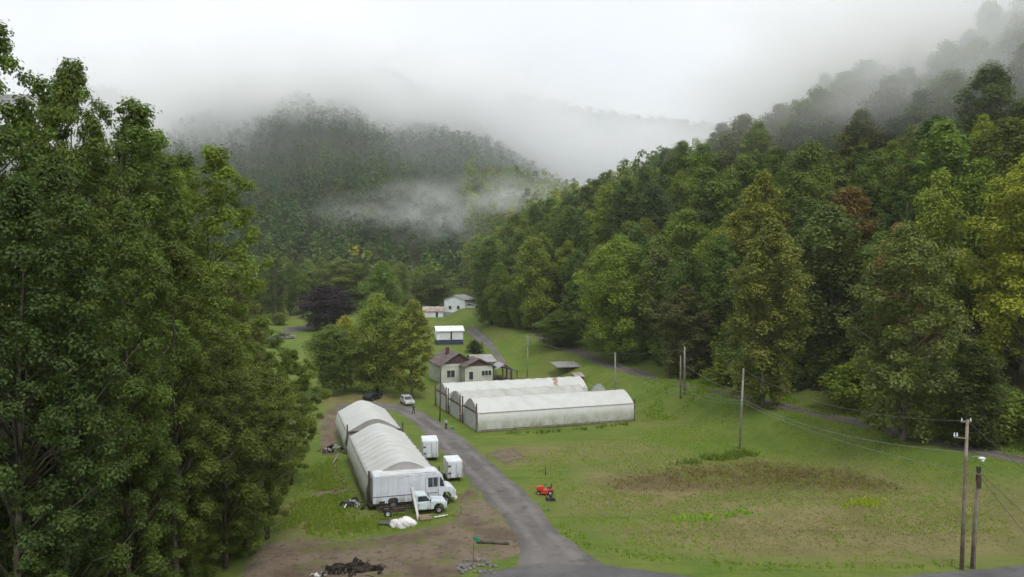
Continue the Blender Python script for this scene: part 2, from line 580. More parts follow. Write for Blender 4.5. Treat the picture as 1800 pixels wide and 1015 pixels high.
def height(x, y):
    x = np.asarray(x, float); y = np.asarray(y, float)
    s = side(x, y)
    z = 4.0 * ss(168, 214, y) + 1.6 * ss(214, 300, y) + 4.0 * ss(300, 430, y)
    z = z + (fbm(x * .06, y * .06, 3) - .5) * .7 * ss(2, 14, np.abs(x + 3 - (y - 60) * -.22)) * ss(50, 70, y)
    z = z - 2.6 * ss(-24, -38, x + (y - 60) * .22) * (1 - ss(110, 170, y))       # creek side, left
    z = z + 3.2 * ss(-11.5, -2.9, s) * ss(30, 60, y)                             # road bank
    Hh = np.interp(y, [0, 60, 120, 180, 230, 300, 350, 420, 500, 620, 800], [50, 55, 58, 60, 55, 39, 42, 36, 16, 0, 0])
    W = np.interp(y, [0, 180, 230, 280, 310, 350, 600], [106, 102, 108, 110, 95, 78, 80])
    t = np.clip((s - 5) / W, 0, 3)
    cv = .05 + .25 * ss(300, 350, y)
    prof = np.where(t < 1, t * (1 + cv - cv * t), 1 + .08 * np.tanh(t - 1))
    prof = prof + (fbm(x * .018, y * .018, 11) - .5) * .20 * np.clip(t * 2, 0, 1)
    z = z + Hh * prof
    # the mountain across the valley head
    cx = np.interp(x, [-1500, -800, -600, -424, -300, -200, -140, -60, 0, 50, 100, 160, 240, 400], [170, 195, 205, 208, 196, 206, 218, 192, 146, 102, 64, 34, 14, 0])
    cx = cx * (1 + .10 * (fbm(x * .012, y * .002, 21) - .5))
    ty = (y - 425 - 20 * np.sin(x * .013)) / 470
    up = np.clip(ty, 0, 1)
    gul = (fbm(x * .011 + y * .003, y * .006, 31, 4) - .5)
    mz = cx * (up ** .92 + gul * .34 * np.sin(np.pi * np.clip(ty, 0, 1))) * (1 - .45 * ss(1.0, 1.9, ty))
    z = z + np.maximum(mz, 0) * ss(500, 200, x)
    # ridges behind it
    cb = np.interp(x, [-1600, -900, -640, -560, -430, -300, -100, 0, 120, 330, 600, 1500], [300, 330, 318, 292, 250, 250, 285, 312, 290, 262, 215, 160])
    z = z + np.maximum(0, cb - np.maximum(0, z)) * ss(1000, 1440, y) * (1 - .3 * ss(1500, 2100, y))
    # valley side on the left, behind the creek trees
    z = z + 60 * ss(-120, -330, x + (y - 100) * .25) * ss(-100, 60, y) * (1 - ss(380, 600, y))
    return z


def hz(x, y):
    return float(height(np.array([x]), np.array([y]))[0])


def inpoly(px, py, poly):
    ins = np.zeros(px.shape, bool)
    n = len(poly)
    for i in range(n):
        x0, y0 = poly[i][:2]; x1, y1 = poly[(i + 1) % n][:2]
        c = ((y0 > py) != (y1 > py)) & (px < (x1 - x0) * (py - y0) / (y1 - y0 + 1e-12) + x0)
        ins ^= c
    return ins


def soft(X, Y, pxpoly, wid=2.0):
    """soft mask of a patch of ground given by its outline"""
    P = [at(*p)[:2] for p in pxpoly]
    ins = inpoly(X, Y, P)
    d = np.full(X.shape, 1e9)
    for i in range(len(P)):
        a = np.array(P[i]); b = np.array(P[(i + 1) % len(P)]); e = b - a
        t = np.clip(((X - a[0]) * e[0] + (Y - a[1]) * e[1]) / (e @ e + 1e-9), 0, 1)
        d = np.minimum(d, np.hypot(X - a[0] - t * e[0], Y - a[1] - t * e[1]))
    return np.clip(.5 + np.where(ins, d, -d) / (2 * wid), 0, 1)


DIRT = [[(420, 1030), (440, 960), (520, 945), (610, 952), (720, 935), (800, 912), (806, 872), (826, 856), (880, 905), (915, 940), (925, 972), (880, 985), (820, 1000), (800, 1040)],
        [(545, 838), (590, 812), (612, 860), (600, 885), (560, 880)],
        [(560, 735), (586, 715), (600, 735), (590, 800), (565, 800)],
        [(855, 800), (900, 785), (925, 806), (890, 822)]]
DRY = [[(1050, 822), (1190, 805), (1330, 800), (1520, 825), (1660, 868), (1560, 905), (1330, 905), (1000, 898), (1010, 850)],
       [(1060, 930), (1200, 905), (1360, 888), (1560, 880), (1700, 872), (1830, 895), (1830, 975), (1560, 988), (1300, 982), (1160, 960)],
       [(880, 790), (1000, 782), (1110, 775), (1200, 795), (1000, 815), (900, 822)],
       [(500, 880), (640, 905), (620, 935), (480, 945)],
       [(560, 700), (680, 688), (700, 710), (590, 722)]]


def zones(X, Y):
    dirt = np.zeros(X.shape); dry = np.zeros(X.shape)
    for p in DIRT: dirt = np.maximum(dirt, soft(X, Y, p, 1.4))
    for p in DRY: dry = np.maximum(dry, soft(X, Y, p, 5.0))
    for l, wid in ((((930, 835), (1060, 818), (1330, 795)), .45), (((1040, 905), (1180, 902), (1330, 885), (1560, 870)), .4)):   # old bed edges
        P = [np.array(at(*p)[:2]) for p in l]
        for a, b in zip(P[:-1], P[1:]):
            e = b - a
            t = np.clip(((X - a[0]) * e[0] + (Y - a[1]) * e[1]) / (e @ e), 0, 1)
            d = np.hypot(X - a[0] - t * e[0], Y - a[1] - t * e[1])
            dirt = np.maximum(dirt, .62 * np.clip(1.6 - d / wid, 0, 1))
    s = side(X, Y)
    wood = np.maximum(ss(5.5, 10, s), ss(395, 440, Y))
    wood = np.maximum(wood, ss(-34, -44, X + (Y - 60) * .22) * (1 - ss(95, 130, Y)))
    brown = soft(X, Y, [(1050, 842), (1190, 816), (1330, 804), (1500, 820), (1640, 866), (1500, 872), (1330, 866), (1180, 870), (1060, 868)], 3.0)
    brown = np.maximum(brown, .55 * soft(X, Y, [(1050, 918), (1180, 905), (1360, 888), (1600, 868), (1600, 880), (1360, 900), (1180, 918)], 2.0))
    return dirt, dry, wood, brown


def terrain():
    xs = np.concatenate([np.arange(-1500, -300, 60), np.arange(-300, -66, 8), np.arange(-66, 72, .75), np.arange(72, 200, 5), np.arange(200, 520, 16), np.arange(520, 1501, 70)])
    ys = np.concatenate([np.arange(-160, 44, 14), np.arange(44, 150, .75), np.arange(150, 230, 1.5), np.arange(230, 460, 6), np.arange(460, 1040, 12), np.arange(1040, 2101, 45)])
    X, Y = np.meshgrid(xs, ys)
    Z = height(X, Y)
    V = np.stack([X.ravel(), Y.ravel(), Z.ravel()], 1)
    nx, ny = len(xs), len(ys)
    i = np.arange(nx * ny).reshape(ny, nx)
    F = np.stack([i[:-1, :-1].ravel(), i[:-1, 1:].ravel(), i[1:, 1:].ravel(), i[1:, :-1].ravel()], 1)
    me = np_mesh('ground', V, F, True)
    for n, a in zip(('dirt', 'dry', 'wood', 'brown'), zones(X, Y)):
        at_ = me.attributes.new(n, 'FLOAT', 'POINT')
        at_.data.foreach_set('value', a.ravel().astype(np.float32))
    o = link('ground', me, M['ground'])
    tag(o, 'green valley floor rising into wooded hills', kind='structure')


terrain()


def strip(name, left, right, m, label, lift=.05, nc=10, seed=0, zfix=None, rag=.35):
    """road surface between two edge lines (world x,y), laid on the ground, ragged edges"""
    def resample(P, n):
        P = np.array([tuple(p)[:2] for p in P], float)
        d = np.concatenate([[0], np.cumsum(np.hypot(*(P[1:] - P[:-1]).T))])
        t = np.linspace(0, d[-1], n)
        return np.stack([np.interp(t, d, P[:, 0]), np.interp(t, d, P[:, 1])], 1), d[-1]
    L = resample(left, 10)[1]
    n = max(8, int(L / .8))
    A, _ = resample(left, n); B, _ = resample(right, n)
    k = np.array([1, 2, 1]) / 4
    for Q in (A, B):
        for _i in range(3):
            Q[1:-1] = Q[:-2] * .25 + Q[1:-1] * .5 + Q[2:] * .25
    u = (B - A); u /= np.linalg.norm(u, axis=1)[:, None]
    tt = np.arange(n) * .8
    A = A + u * ((fbm(tt * .5, tt * 0, seed) - .5) * 2 * rag)[:, None]
    B = B + u * ((fbm(tt * .5, tt * 0 + 9, seed + 1) - .5) * 2 * rag)[:, None]
    f = np.linspace(0, 1, nc + 1)
    P = A[:, None, :] * (1 - f)[None, :, None] + B[:, None, :] * f[None, :, None]
    X, Y = P[..., 0], P[..., 1]
    Z = height(X, Y) + lift
    Z[:, 0] -= .12; Z[:, -1] -= .12
    V = np.stack([X.ravel(), Y.ravel(), Z.ravel()], 1)
    i = np.arange(n * (nc + 1)).reshape(n, nc + 1)
    F = np.stack([i[:-1, :-1].ravel(), i[:-1, 1:].ravel(), i[1:, 1:].ravel(), i[1:, :-1].ravel()], 1)
    o = link(name, np_mesh(name, V, F, True), m)
    ua = o.data.attributes.new('across', 'FLOAT', 'POINT')
    ua.data.foreach_set('value', np.tile(f, n).astype(np.float32))
    tag(o, label, kind='structure')
    return o


drive_l = [at(*p) for p in ((905, 1000), (912, 960), (895, 925), (868, 895), (835, 862), (806, 828), (780, 800), (750, 768), (722, 742), (700, 727), (672, 718), (630, 716), (590, 722))]
drive_r = [at(*p) for p in ((1085, 1000), (1020, 962), (975, 925), (950, 890), (915, 855), (880, 826), (850, 800), (815, 768), (778, 743), (745, 724), (712, 712), (640, 706), (590, 712))]
strip('gravel_drive', drive_l, drive_r, M['gravel'], 'grey gravel drive running between the greenhouses', .06, 12, 3)
strip('road', [(-9.5, 40), (-7.2, 52), (-4.6, 59.5), (-2.0, 62.6), (2.0, 64.0)], [(60, 40), (50, 51), (27, 56.3), (12.0, 62.0), (7.6, 63.6)], M['asphalt'], 'grey paved junction at the bottom of the view', .085, 30, 5, rag=.2)
strip('road', [(20, 61.0), (30, 61.4), (36, 62.6), (40, 63.7), (60, 65.0), (80, 65)], [(20, 54), (30, 54), (38, 55), (44, 56), (60, 57), (80, 57)], M['asphalt'], 'strip of paved road along the lower right edge', .10, 8, 6, rag=.25)


def offset_line(P, a, y0, y1):
    P = np.array(P)
    out = []
    for i in range(len(P)):
        d = P[min(i + 1, len(P) - 1)] - P[max(i - 1, 0)]
        d = d / np.hypot(*d)
        q = P[i] + np.array([d[1], -d[0]]) * a
        if y0 <= P[i][1] <= y1: out.append(tuple(q))
    return out


strip('road', offset_line(ROAD, -2.3, 50, 210), offset_line(ROAD, 2.3, 50, 210), M['dirtroad'], 'narrow road climbing along the foot of the wooded hill', .07, 6, 8)
strip('path', [at(816, 592, 3.4), at(845, 612, 2.6), at(872, 632, 1.8), at(888, 650, 1)], [at(834, 590, 3.4), at(858, 606, 2.8), at(888, 634, 1.8), at(904, 654, 1)], M['gravel'], 'gravel lane sloping down past the white shed to the house', .06, 6, 9)
strip('road', [at(462, 628, 1.4), at(500, 604, 1.8), at(535, 596, 2), at(560, 592, 2)], [at(470, 612, 1.4), at(500, 594, 1.8), at(535, 588, 2), at(560, 584, 2)], M['asphalt'], 'pale stretch of road beyond the creek trees', .06, 6, 10)

# ------------------------------------------------------------------ trees
def leaves(C, Nrm, ln, wd, R, curl=.18):
    """rhombic leaf faces at C, facing Nrm"""
    n = len(C)
    t = R.normal(size=(n, 3))
    t -= (t * Nrm).sum(1)[:, None] * Nrm
    t /= np.linalg.norm(t, axis=1)[:, None] + 1e-9
    b = np.cross(Nrm, t)
    k = R.uniform(.5, 1.5, n)[:, None]
    l = ln * k * .5; w_ = wd * k * .5
    V = np.empty((n, 4, 3))
    V[:, 0] = C - t * l - Nrm * l * curl
    V[:, 1] = C + b * w_ - t * l * .1
    V[:, 2] = C + t * l - Nrm * l * curl
    V[:, 3] = C - b * w_ - t * l * .1
    return V.reshape(-1, 3), np.arange(n * 4).reshape(n, 4)


PROFILE = {
    'oval': lambda t: np.sqrt(np.clip(np.sin(np.pi * (t * .93 + .05)), .02, 1)),
    'tall': lambda t: np.clip(.62 + .6 * t, 0, 1) * np.sqrt(np.clip((1.03 - t) * 2.2, .03, 1)),
    'cone': lambda t: np.clip((1 - t) * 1.15 + .08, 0, 1) * np.clip(t * 4 + .45, 0, 1),
    'broad': lambda t: np.clip(.62 + .6 * t, 0, 1) * np.sqrt(np.clip((1.02 - t) * 1.9, 0, 1)),
    'round': lambda t: np.sqrt(np.clip(1 - (2 * t - .92) ** 2, .05, 1)),
    'spread': lambda t: np.clip(.42 + t * 1.1, 0, 1) * np.sqrt(np.clip((1.04 - t) * 2.6, 0, 1)),
}


def lobes_of(R, H, cb, rad, shape, nl, lobe):
    """foliage masses: (centre, radius) through the crown"""
    t = (np.arange(nl) + R.uniform(0, 1, nl)) / nl
    t = t ** .9
    prof = PROFILE[shape](t)
    ang = np.arange(nl) * 2.39996 + R.uniform(-.5, .5, nl)
    rr = rad * prof * R.uniform(.12, 1.0, nl) ** .6 * R.uniform(.75, 1.12, nl) * .9
    rr[-max(1, nl // 12):] *= .45
    lr = rad * lobe * R.uniform(.65, 1.3, nl) * (.62 + .38 * prof)
    z = H * cb + (H * (1 - cb) - lr * .5) * t
    return np.stack([rr * np.cos(ang), rr * np.sin(ang), z], 1), lr


def crown_mesh(name, R, C, lr, nleaf, ln, wd, flat=.8, shell=.5, up=.45):
    wgt = lr ** 2; wgt = wgt / wgt.sum()
    k = R.choice(len(C), nleaf, p=wgt)
    d = R.normal(size=(nleaf, 3)); d[:, 2] += .35
    d /= np.linalg.norm(d, axis=1)[:, None]
    rad = lr[k] * (shell + (1 - shell) * R.uniform(0, 1, nleaf) ** .6) * (1 + .22 * R.normal(size=nleaf))
    # small sprays within each mass
    spray = R.normal(size=(nleaf, 3)) * (lr[k] * .07)[:, None]
    P = C[k] + d * rad[:, None] * np.array([1, 1, flat]) + spray
    nr = d + R.normal(size=(nleaf, 3)) * .45 + np.array([0, 0, up + .55])
    nr /= np.linalg.norm(nr, axis=1)[:, None]
    V, F = leaves(P, nr, ln, wd, R)
    me = np_mesh(name, V, F)
    lt = R.uniform(.2, .8, len(C))
    tint = np.clip(lt[k] + R.normal(size=nleaf) * .13, 0, 1)
    a = me.attributes.new('tint', 'FLOAT', 'FACE')
    a.data.foreach_set('value', tint.astype(np.float32))
    return me


def trunk_mesh(name, R, H, cb, C, lr, r0, nlimb, top=.88, n=7, multi=1, lean=(0, 0)):
    mb = MB()
    stems = []
    for m_ in range(multi):
        sw = R.uniform(-.03, .03, 2) * H
        if multi > 1:
            a = 6.283 * m_ / multi + R.uniform(-.4, .4)
            sw = np.array([math.cos(a), math.sin(a)]) * H * .09
        pts = []; rads = []
        for j in range(8):
            f = j / 7
            wob = R.uniform(-.006, .006, 2) * H * (f > 0)
            pts.append((sw[0] * f + wob[0] + lean[0] * f * f, sw[1] * f + wob[1] + lean[1] * f * f, -.5 + (H * top + .5) * f))
            rads.append(r0 * (1.25 if j == 0 else 1) * (1 - .86 * f) * (1 if multi == 1 else .72))
        mb.tube(pts, rads, n)
        stems.append(np.array(pts))
    idx = np.argsort(-np.hypot(C[:, 0], C[:, 1]))[:nlimb]
    for k in idx:
        st = stems[k % multi]
        c = C[k]
        z0 = max(H * cb * .55, c[2] - np.hypot(c[0], c[1]) * R.uniform(.5, 1.0) - .5)
        z0 = min(z0, H * top * .9)
        a = np.array([np.interp(z0, st[:, 2], st[:, 0]), np.interp(z0, st[:, 2], st[:, 1]), z0])
        mid = (a + c) / 2 + np.array([0, 0, .06 * H * R.uniform(-.3, .5)])
        rr = r0 * .32 * (1 - .7 * z0 / H)
        mb.tube([a, mid, c, c + (c - mid) * .45], [rr, rr * .66, rr * .38, rr * .12], 5)
    me = bpy.data.meshes.new(name)
    me.from_pydata(mb.v, [], mb.f)
    me.polygons.foreach_set('use_smooth', np.full(len(me.polygons), True))
    me.update()
    return me


class Proto:
    def __init__(s, seed, H, cb, rad, shape, nl, lobe, nleaf, ln, wd, r0, nlimb, flat=.8, shell=.5, up=.45, multi=1, bark='bark', sparse=None, lean=(0, 0)):
        R = np.random.default_rng(seed)
        C, lr = lobes_of(R, H, cb, rad, shape, nl, lobe)
        C[:, 0] += lean[0] * (C[:, 2] / H) ** 2; C[:, 1] += lean[1] * (C[:, 2] / H) ** 2
        s.H = H; s.rad = rad
        s.crown = crown_mesh('crown', R, C, lr, nleaf, ln, wd, flat, shell, up)
        s.crown.materials.append(M['leaf'])
        s.trunk = trunk_mesh('trunk', R, H, cb, C, lr, r0, nlimb, multi=multi, lean=lean)
        s.trunk.materials.append(M[bark])


def put_tree(proto, name, x, y, h, color, label, group=None, wide=1.0, rz=None, sink=.2, cat='tree', z=None):
    s = h / proto.H
    z = hz(x, y) if z is None else z
    t = empty(name, (x, y, z - sink), random.uniform(0, 6.283) if rz is None else rz)
    t.scale = (s * wide, s * wide, s)
    t.rotation_euler[0] = random.uniform(-.04, .04); t.rotation_euler[1] = random.uniform(-.04, .04)
    tag(t, label, cat, group)
    tr = bpy.data.objects.new('trunk', proto.trunk); COL.objects.link(tr); tr.parent = t
    cr_ = bpy.data.objects.new('crown', proto.crown); COL.objects.link(cr_); cr_.parent = t
    cr_.color = (*color, 1)
    return t


def vary(c, a=.14):
    k = random.uniform(1 - a, 1 + a)
    return (c[0] * k * random.uniform(.9, 1.1), c[1] * k, c[2] * k * random.uniform(.85, 1.15))


G_DEEP = (.056, .094, .026)
G_MID = (.084, .130, .030)
G_FRESH = (.116, .170, .032)
G_YEL = (.165, .188, .032)
G_OLIVE = (.094, .124, .036)
G_BLUE = (.054, .090, .034)
G_BROWN = (.150, .100, .050)
G_PURPLE = (.022, .013, .030)

# --- near trees along the creek, left
near = [Proto(101, 34, .18, 6.6, 'oval', 200, .13, 66000, .23, .138, .34, 60, .7, .2, .4),
        Proto(102, 34, .14, 7.4, 'broad', 220, .125, 76000, .23, .138, .36, 66, .7, .2, .4),
        Proto(103, 30, .14, 5.6, 'oval', 150, .15, 46000, .23, .138, .28, 54, .7, .2, .4),
        Proto(104, 22, .10, 7.2, 'spread', 150, .145, 66000, .23, .138, .26, 60, .6, .2, .5, multi=2),
        Proto(105, 14, .05, 5.0, 'round', 90, .22, 40000, .23, .138, .14, 30, .7, .2, .5, multi=3)]
# (photo x, distance, photo y of the top, kind, width factor, colour, label)
CREEK = [
    (8, 47, 34, 0, 1.0, G_MID, 'tallest leafy tree at the left edge of the view, rising above the rest'),
    (-95, 52, 70, 1, 1.0, G_DEEP, 'tall leafy tree cut by the left edge of the view'),
    (92, 55, 112, 1, .85, G_MID, 'tall leafy tree just right of the tallest creek tree'),
    (160, 58, 108, 0, .80, G_MID, 'tall pointed tree with open top beside the pale sky, second peak from left'),
    (222, 64, 172, 2, 1.3, G_MID, 'slender creek tree whose sparse edge meets the fogged mountain'),
    (288, 70, 222, 2, 1.25, G_FRESH, 'thin-leaved creek tree stepping down beside the mountain fog'),
    (372, 76, 252, 2, 1.15, G_FRESH, 'narrow light green tree at the right end of the creek row'),
    (330, 82, 272, 0, .62, G_OLIVE, 'slim tree wedged behind the narrow light green creek tree'),
    (20, 40, 300, 1, .78, G_DEEP, 'dark broad tree filling the left edge at mid height'),
    (120, 43, 262, 1, .72, G_DEEP, 'dark green tree with thick branches in front of the tall creek trees'),
    (225, 49, 345, 1, .68, G_MID, 'mid green tree with bare lower stems inside the creek row'),
    (310, 55, 420, 0, .74, G_MID, 'green tree in front of the narrow light green creek tree'),
    (402, 88, 470, 3, .72, G_OLIVE, 'rounded olive tree behind the creek row beside the valley woods'),
    (512, 88, 612, 3, .62, G_FRESH, 'feathery light green tree leaning over the lawn left of the far greenhouse'),
    (452, 104, 560, 2, 1.2, G_FRESH, 'light green rounded tree at the far end of the creek row'),
    (395, 63, 600, 3, .92, G_MID, 'low spreading tree reaching out towards the white greenhouse'),
    (470, 70, 640, 3, .62, G_FRESH, 'light green spreading tree at the right tip of the creek trees'),
    (330, 66, 560, 3, .8, G_DEEP, 'spreading dark green tree standing over the dirt patch'),
    (240, 60, 600, 3, .8, G_DEEP, 'shaded spreading tree low in the creek row'),
    (100, 47, 560, 3, .75, G_DEEP, 'dark spreading tree at the lower left of the view'),
    (15, 44, 640, 3, .75, G_DEEP, 'dark low tree filling the lower left corner'),
]
for (px, d, py, k, wf, c, lab) in CREEK:
    g = atd(px, 900, d)
    zb = hz(g.x, d)
    h = atd(px, py, d).z - zb
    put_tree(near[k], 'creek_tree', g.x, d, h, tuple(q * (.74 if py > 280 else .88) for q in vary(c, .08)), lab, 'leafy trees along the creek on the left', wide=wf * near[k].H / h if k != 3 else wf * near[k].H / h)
BUSH = [(40, 50, 880, G_FRESH), (150, 52, 850, G_DEEP), (235, 55, 820, G_MID), (300, 58, 860, G_OLIVE), (370, 64, 830, G_MID), (430, 66, 800, G_FRESH), (90, 56, 760, G_DEEP), (200, 60, 740, G_DEEP), (320, 72, 700, G_OLIVE), (410, 84, 690, G_FRESH), (475, 92, 675, G_FRESH), (270, 78, 640, G_MID), (180, 76, 650, G_DEEP), (340, 60, 905, G_MID), (130, 70, 640, G_DEEP), (30, 70, 660, G_DEEP)]
for i, (px, d, py, c) in enumerate(BUSH):
    g = atd(px, 900, d)
    h = max(3.0, atd(px, py, d).z - hz(g.x, d))
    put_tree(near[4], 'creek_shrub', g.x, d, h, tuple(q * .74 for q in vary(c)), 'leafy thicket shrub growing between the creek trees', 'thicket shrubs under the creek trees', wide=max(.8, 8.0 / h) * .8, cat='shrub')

# --- trees of the valley and the right-hand hill
mid = [Proto(201, 27, .10, 6.4, 'oval', 90, .25, 21000, .44, .28, .36, 26, .8, .5),
       Proto(202, 27, .08, 6.8, 'round', 70, .31, 22000, .44, .28, .38, 26, .8, .55),
       Proto(203, 28, .10, 5.6, 'tall', 110, .23, 20000, .44, .28, .34, 26, .8, .45, bark='bark_pale'),
       Proto(204, 26, .14, 6.8, 'spread', 80, .27, 21000, .44, .28, .38, 30, .75, .5, bark='bark_pale'),
       Proto(205, 26, .05, 5.8, 'round', 60, .35, 18000, .44, .28, .32, 20, .8, .5),
       Proto(206, 26, .08, 6.4, 'broad', 60, .33, 21000, .44, .28, .36, 26, .75, .6),
       Proto(207, 29, .20, 5.4, 'oval', 60, .21, 12000, .44, .28, .34, 44, .8, .35, bark='bark_pale')]
shrub = Proto(210, 7, .0, 4.0, 'round', 40, .32, 6000, .38, .25, .10, 12, .8, .5, .5, multi=3)
hero = [Proto(301, 28, .06, 8.6, 'round', 170, .185, 40000, .36, .24, .42, 40, .8, .5, .5),
        Proto(302, 30, .03, 6.6, 'tall', 150, .21, 38000, .36, .24, .42, 50, .8, .42, .4, bark='bark_pale'),
        Proto(303, 29, .04, 7.6, 'oval', 160, .19, 40000, .36, .24, .42, 50, .8, .42, .4, bark='bark_pale')]
bare = Proto(401, 26, .30, 5.5, 'oval', 46, .26, 3800, .46, .28, .30, 44, .8, .5, bark='bark_pale')


def hero_tree(px, d, py, proto, halfpx, color, label, name='sycamore_tree', dz=0):
    g = atd(px, 600, d)
    zb = hz(g.x, d)
    h = atd(px, py, d).z - zb
    wide = (halfpx / FPX * d / proto.rad) / (h / proto.H)
    return put_tree(proto, name, g.x, d, h, color, label, wide=wide)


hero_tree(1092, 174, 412, hero[0], 88, (.122, .185, .030), 'bright green round-headed tree standing out from the dark hill woods', 'tulip_tree')
hero_tree(1338, 119, 380, hero[1], 84, (.106, .128, .032), 'tall yellowing sycamore on the grass bank behind the middle utility pole')
hero_tree(1590, 97, 392, hero[2], 112, (.090, .118, .038), 'big olive sycamore growing beside the hill road')
hero_tree(1800, 104, 272, hero[2], 118, (.185, .215, .034), 'yellow-green tree at the right edge above the hill road', 'tulip_tree')
hero_tree(1205, 150, 500, hero[1], 62, (.080, .092, .040), 'dull brownish tree above the pair of poles on the bank')
hero_tree(1600, 150, 285, bare, 70, (.12, .066, .042), 'thin brown autumn tree on the right hillside', 'autumn_tree')
hero_tree(1490, 140, 328, mid[0], 66, (.115, .085, .030), 'russet-topped tree beside the thin brown autumn tree', 'autumn_tree')
hero_tree(1730, 150, 205, mid[3], 62, (.140, .145, .032), 'pale olive tree poking above the right hillside crown line')
hero_tree(1345, 150, 300, mid[2], 56, (.130, .150, .028), 'light green tree rising behind the yellowing sycamore')
hero_tree(1720, 92, 600, mid[4], 60, (.040, .060, .016), 'shaded green tree beside the hill road near the lamp pole', 'young_tree')
hero_tree(985, 190, 545, mid[1], 44, (.062, .10, .020), 'small green tree behind the open shed', 'young_tree')

# valley trees by the farmhouse
hero_tree(582, 147, 570, mid[3], 54, (.080, .122, .032), 'dark round tree with clear trunk behind the far left greenhouse', 'maple_tree')
hero_tree(606, 156, 553, mid[1], 36, (.175, .195, .024), 'yellow-green topped tree behind the dark round tree', 'maple_tree')
hero_tree(662, 152, 515, mid[5], 50, (.115, .160, .036), 'mid green tree in the clump left of the farmhouse', 'maple_tree')
hero_tree(722, 146, 527, mid[2], 46, (.140, .172, .040), 'tall olive-green tree at the end of the drive beside the farmhouse', 'maple_tree')
hero_tree(690, 162, 560, mid[3], 44, (.110, .130, .036), 'shaded tree in the middle of the clump left of the farmhouse', 'maple_tree')
hero_tree(648, 170, 610, mid[1], 30, (.055, .085, .018), 'low leafy tree over the parked cars', 'young_tree')
hero_tree(574, 250, 500, mid[1], 58, G_PURPLE, 'dark purple-leaved round tree', 'copper_beech')
hero_tree(606, 330, 456, hero[0], 80, (.092, .128, .028), 'wide green round tree behind the purple tree', 'maple_tree')
hero_tree(491, 262, 548, mid[4], 17, (.11, .150, .022), 'small bright green tree left of the purple tree', 'young_tree')
hero_tree(850, 302, 455, mid[4], 22, (.034, .054, .022), 'dark conical tree right of the white two-storey house', 'spruce_tree')
hero_tree(760, 345, 478, mid[1], 42, (.062, .092, .024), 'round green tree behind the white two-storey house', 'maple_tree')

R2 = np.random.default_rng(55)
cols = [G_DEEP, G_MID, G_FRESH, G_YEL, G_OLIVE, G_BLUE, G_MID, G_MID, G_OLIVE, G_DEEP]


def frame_px(x, y, z):
    f = y * cp - (z - CAMH) * sp
    return CX + FPX * x / f, CY - FPX * ((z - CAMH) * cp + y * sp) / f


# valley woods between the farm and the mountain
spots = []
for gy in np.arange(205, 440, 12.5):
    for gx in np.arange(-235, 0, 12.5):
        x = gx + R2.uniform(-4.5, 4.5); y = gy + R2.uniform(-4.5, 4.5)
        px, _ = frame_px(x, y, 5)
        s_ = side(np.array([x]), np.array([y]))[0]
        if s_ > -6: continue
        if y < 355 and 715 < px < 905: continue
        if y < 312 and 690 < px < 940: continue
        if y < 272 and 430 < px < 560 and y > 150: continue
        if y < 258 and 500 < px < 650: continue
        if y < 326 and 535 < px < 672: continue
        if y < 235 and 560 < px: continue
        if px < 385 and R2.uniform() < .55: continue
        if px < 200: continue
        spots.append((x, y))
for (x, y) in spots[:70]:
    k = int(R2.integers(0, 7))
    put_tree(mid[k], 'valley_tree', x, y, R2.uniform(15, 23), vary(cols[int(R2.integers(0, 10))], .2), 'leafy tree in the valley woods beyond the farm', 'trees of the valley woods', wide=R2.uniform(1.0, 1.3))

# right-hand hillside forest: one by one near, as a mass behind
hill = []
row = 0
for gy in np.arange(78, 560, 8.6):
    row += 1
    for gx in np.arange(-60, 330, 9.6):
        x = gx + R2.uniform(-3.4, 3.4) + (row % 2) * 4.8; y = gy + R2.uniform(-3.2, 3.2)
        s_ = float(side(np.array([x]), np.array([y]))[0])
        if s_ < (8 if y < 196 else -4 if y < 262 else 1 if y < 320 else 2) or s_ > 150: continue
        z = hz(x, y)
        px, py = frame_px(x, y, z + 15)
        if px > 1960 or (px > 1640 and y < 112): continue
        px0 = px
        hill.append((x, y, z, s_, px))
# those that show: sort by distance, keep a bin's front rows first
hill.sort(key=lambda q: q[1])
singles, rest = [], []
seen = {}
for q in hill:
    px, py = frame_px(q[0], q[1], q[2] + 26)
    b = int(px // 22)
    if py < seen.get(b, 2000) + 14 and len(singles) < 205:
        singles.append(q)
        for bb in (b - 1, b, b + 1): seen[bb] = min(seen.get(bb, 2000), py)
    else:
        rest.append(q)
for (x, y, z, s_, px) in singles:
    k = int(R2.integers(0, 7))
    c = cols[int(R2.integers(0, 10))]
    if c is G_YEL and y > 165: c = G_FRESH
    if R2.uniform() < .03 and y < 170: c = G_BROWN
    h = R2.uniform(18, 31) * (1.0 if s_ > 14 else .85)
    put_tree(mid[k], 'hillside_tree', x, y, h, vary(c, .2), 'leafy tree in the dense forest of the right hillside', 'trees of the right hillside forest', wide=R2.uniform(.85, 1.4), z=z)


shr = []
for q in np.arange(0, 1, .012):
    i = q * 6.2 + 1.2
    a = ROAD[int(i)] * (1 - i % 1) + ROAD[int(i) + 1] * (i % 1)
    d = ROAD[int(i) + 1] - ROAD[int(i)]; d = d / np.hypot(*d)
    off = R2.uniform(5.5, 13)
    shr.append((a[0] + d[1] * off, a[1] - d[0] * off))
for i, (x, y) in enumerate(shr):
    put_tree(shrub, 'roadside_shrub', x, y, R2.uniform(3.0, 7.5), vary([G_DEEP, G_MID, G_BLUE, G_FRESH][i % 4], .2), 'leafy shrub in the undergrowth above the hill road', 'undergrowth along the hill road', wide=R2.uniform(.9, 1.4), cat='shrub')


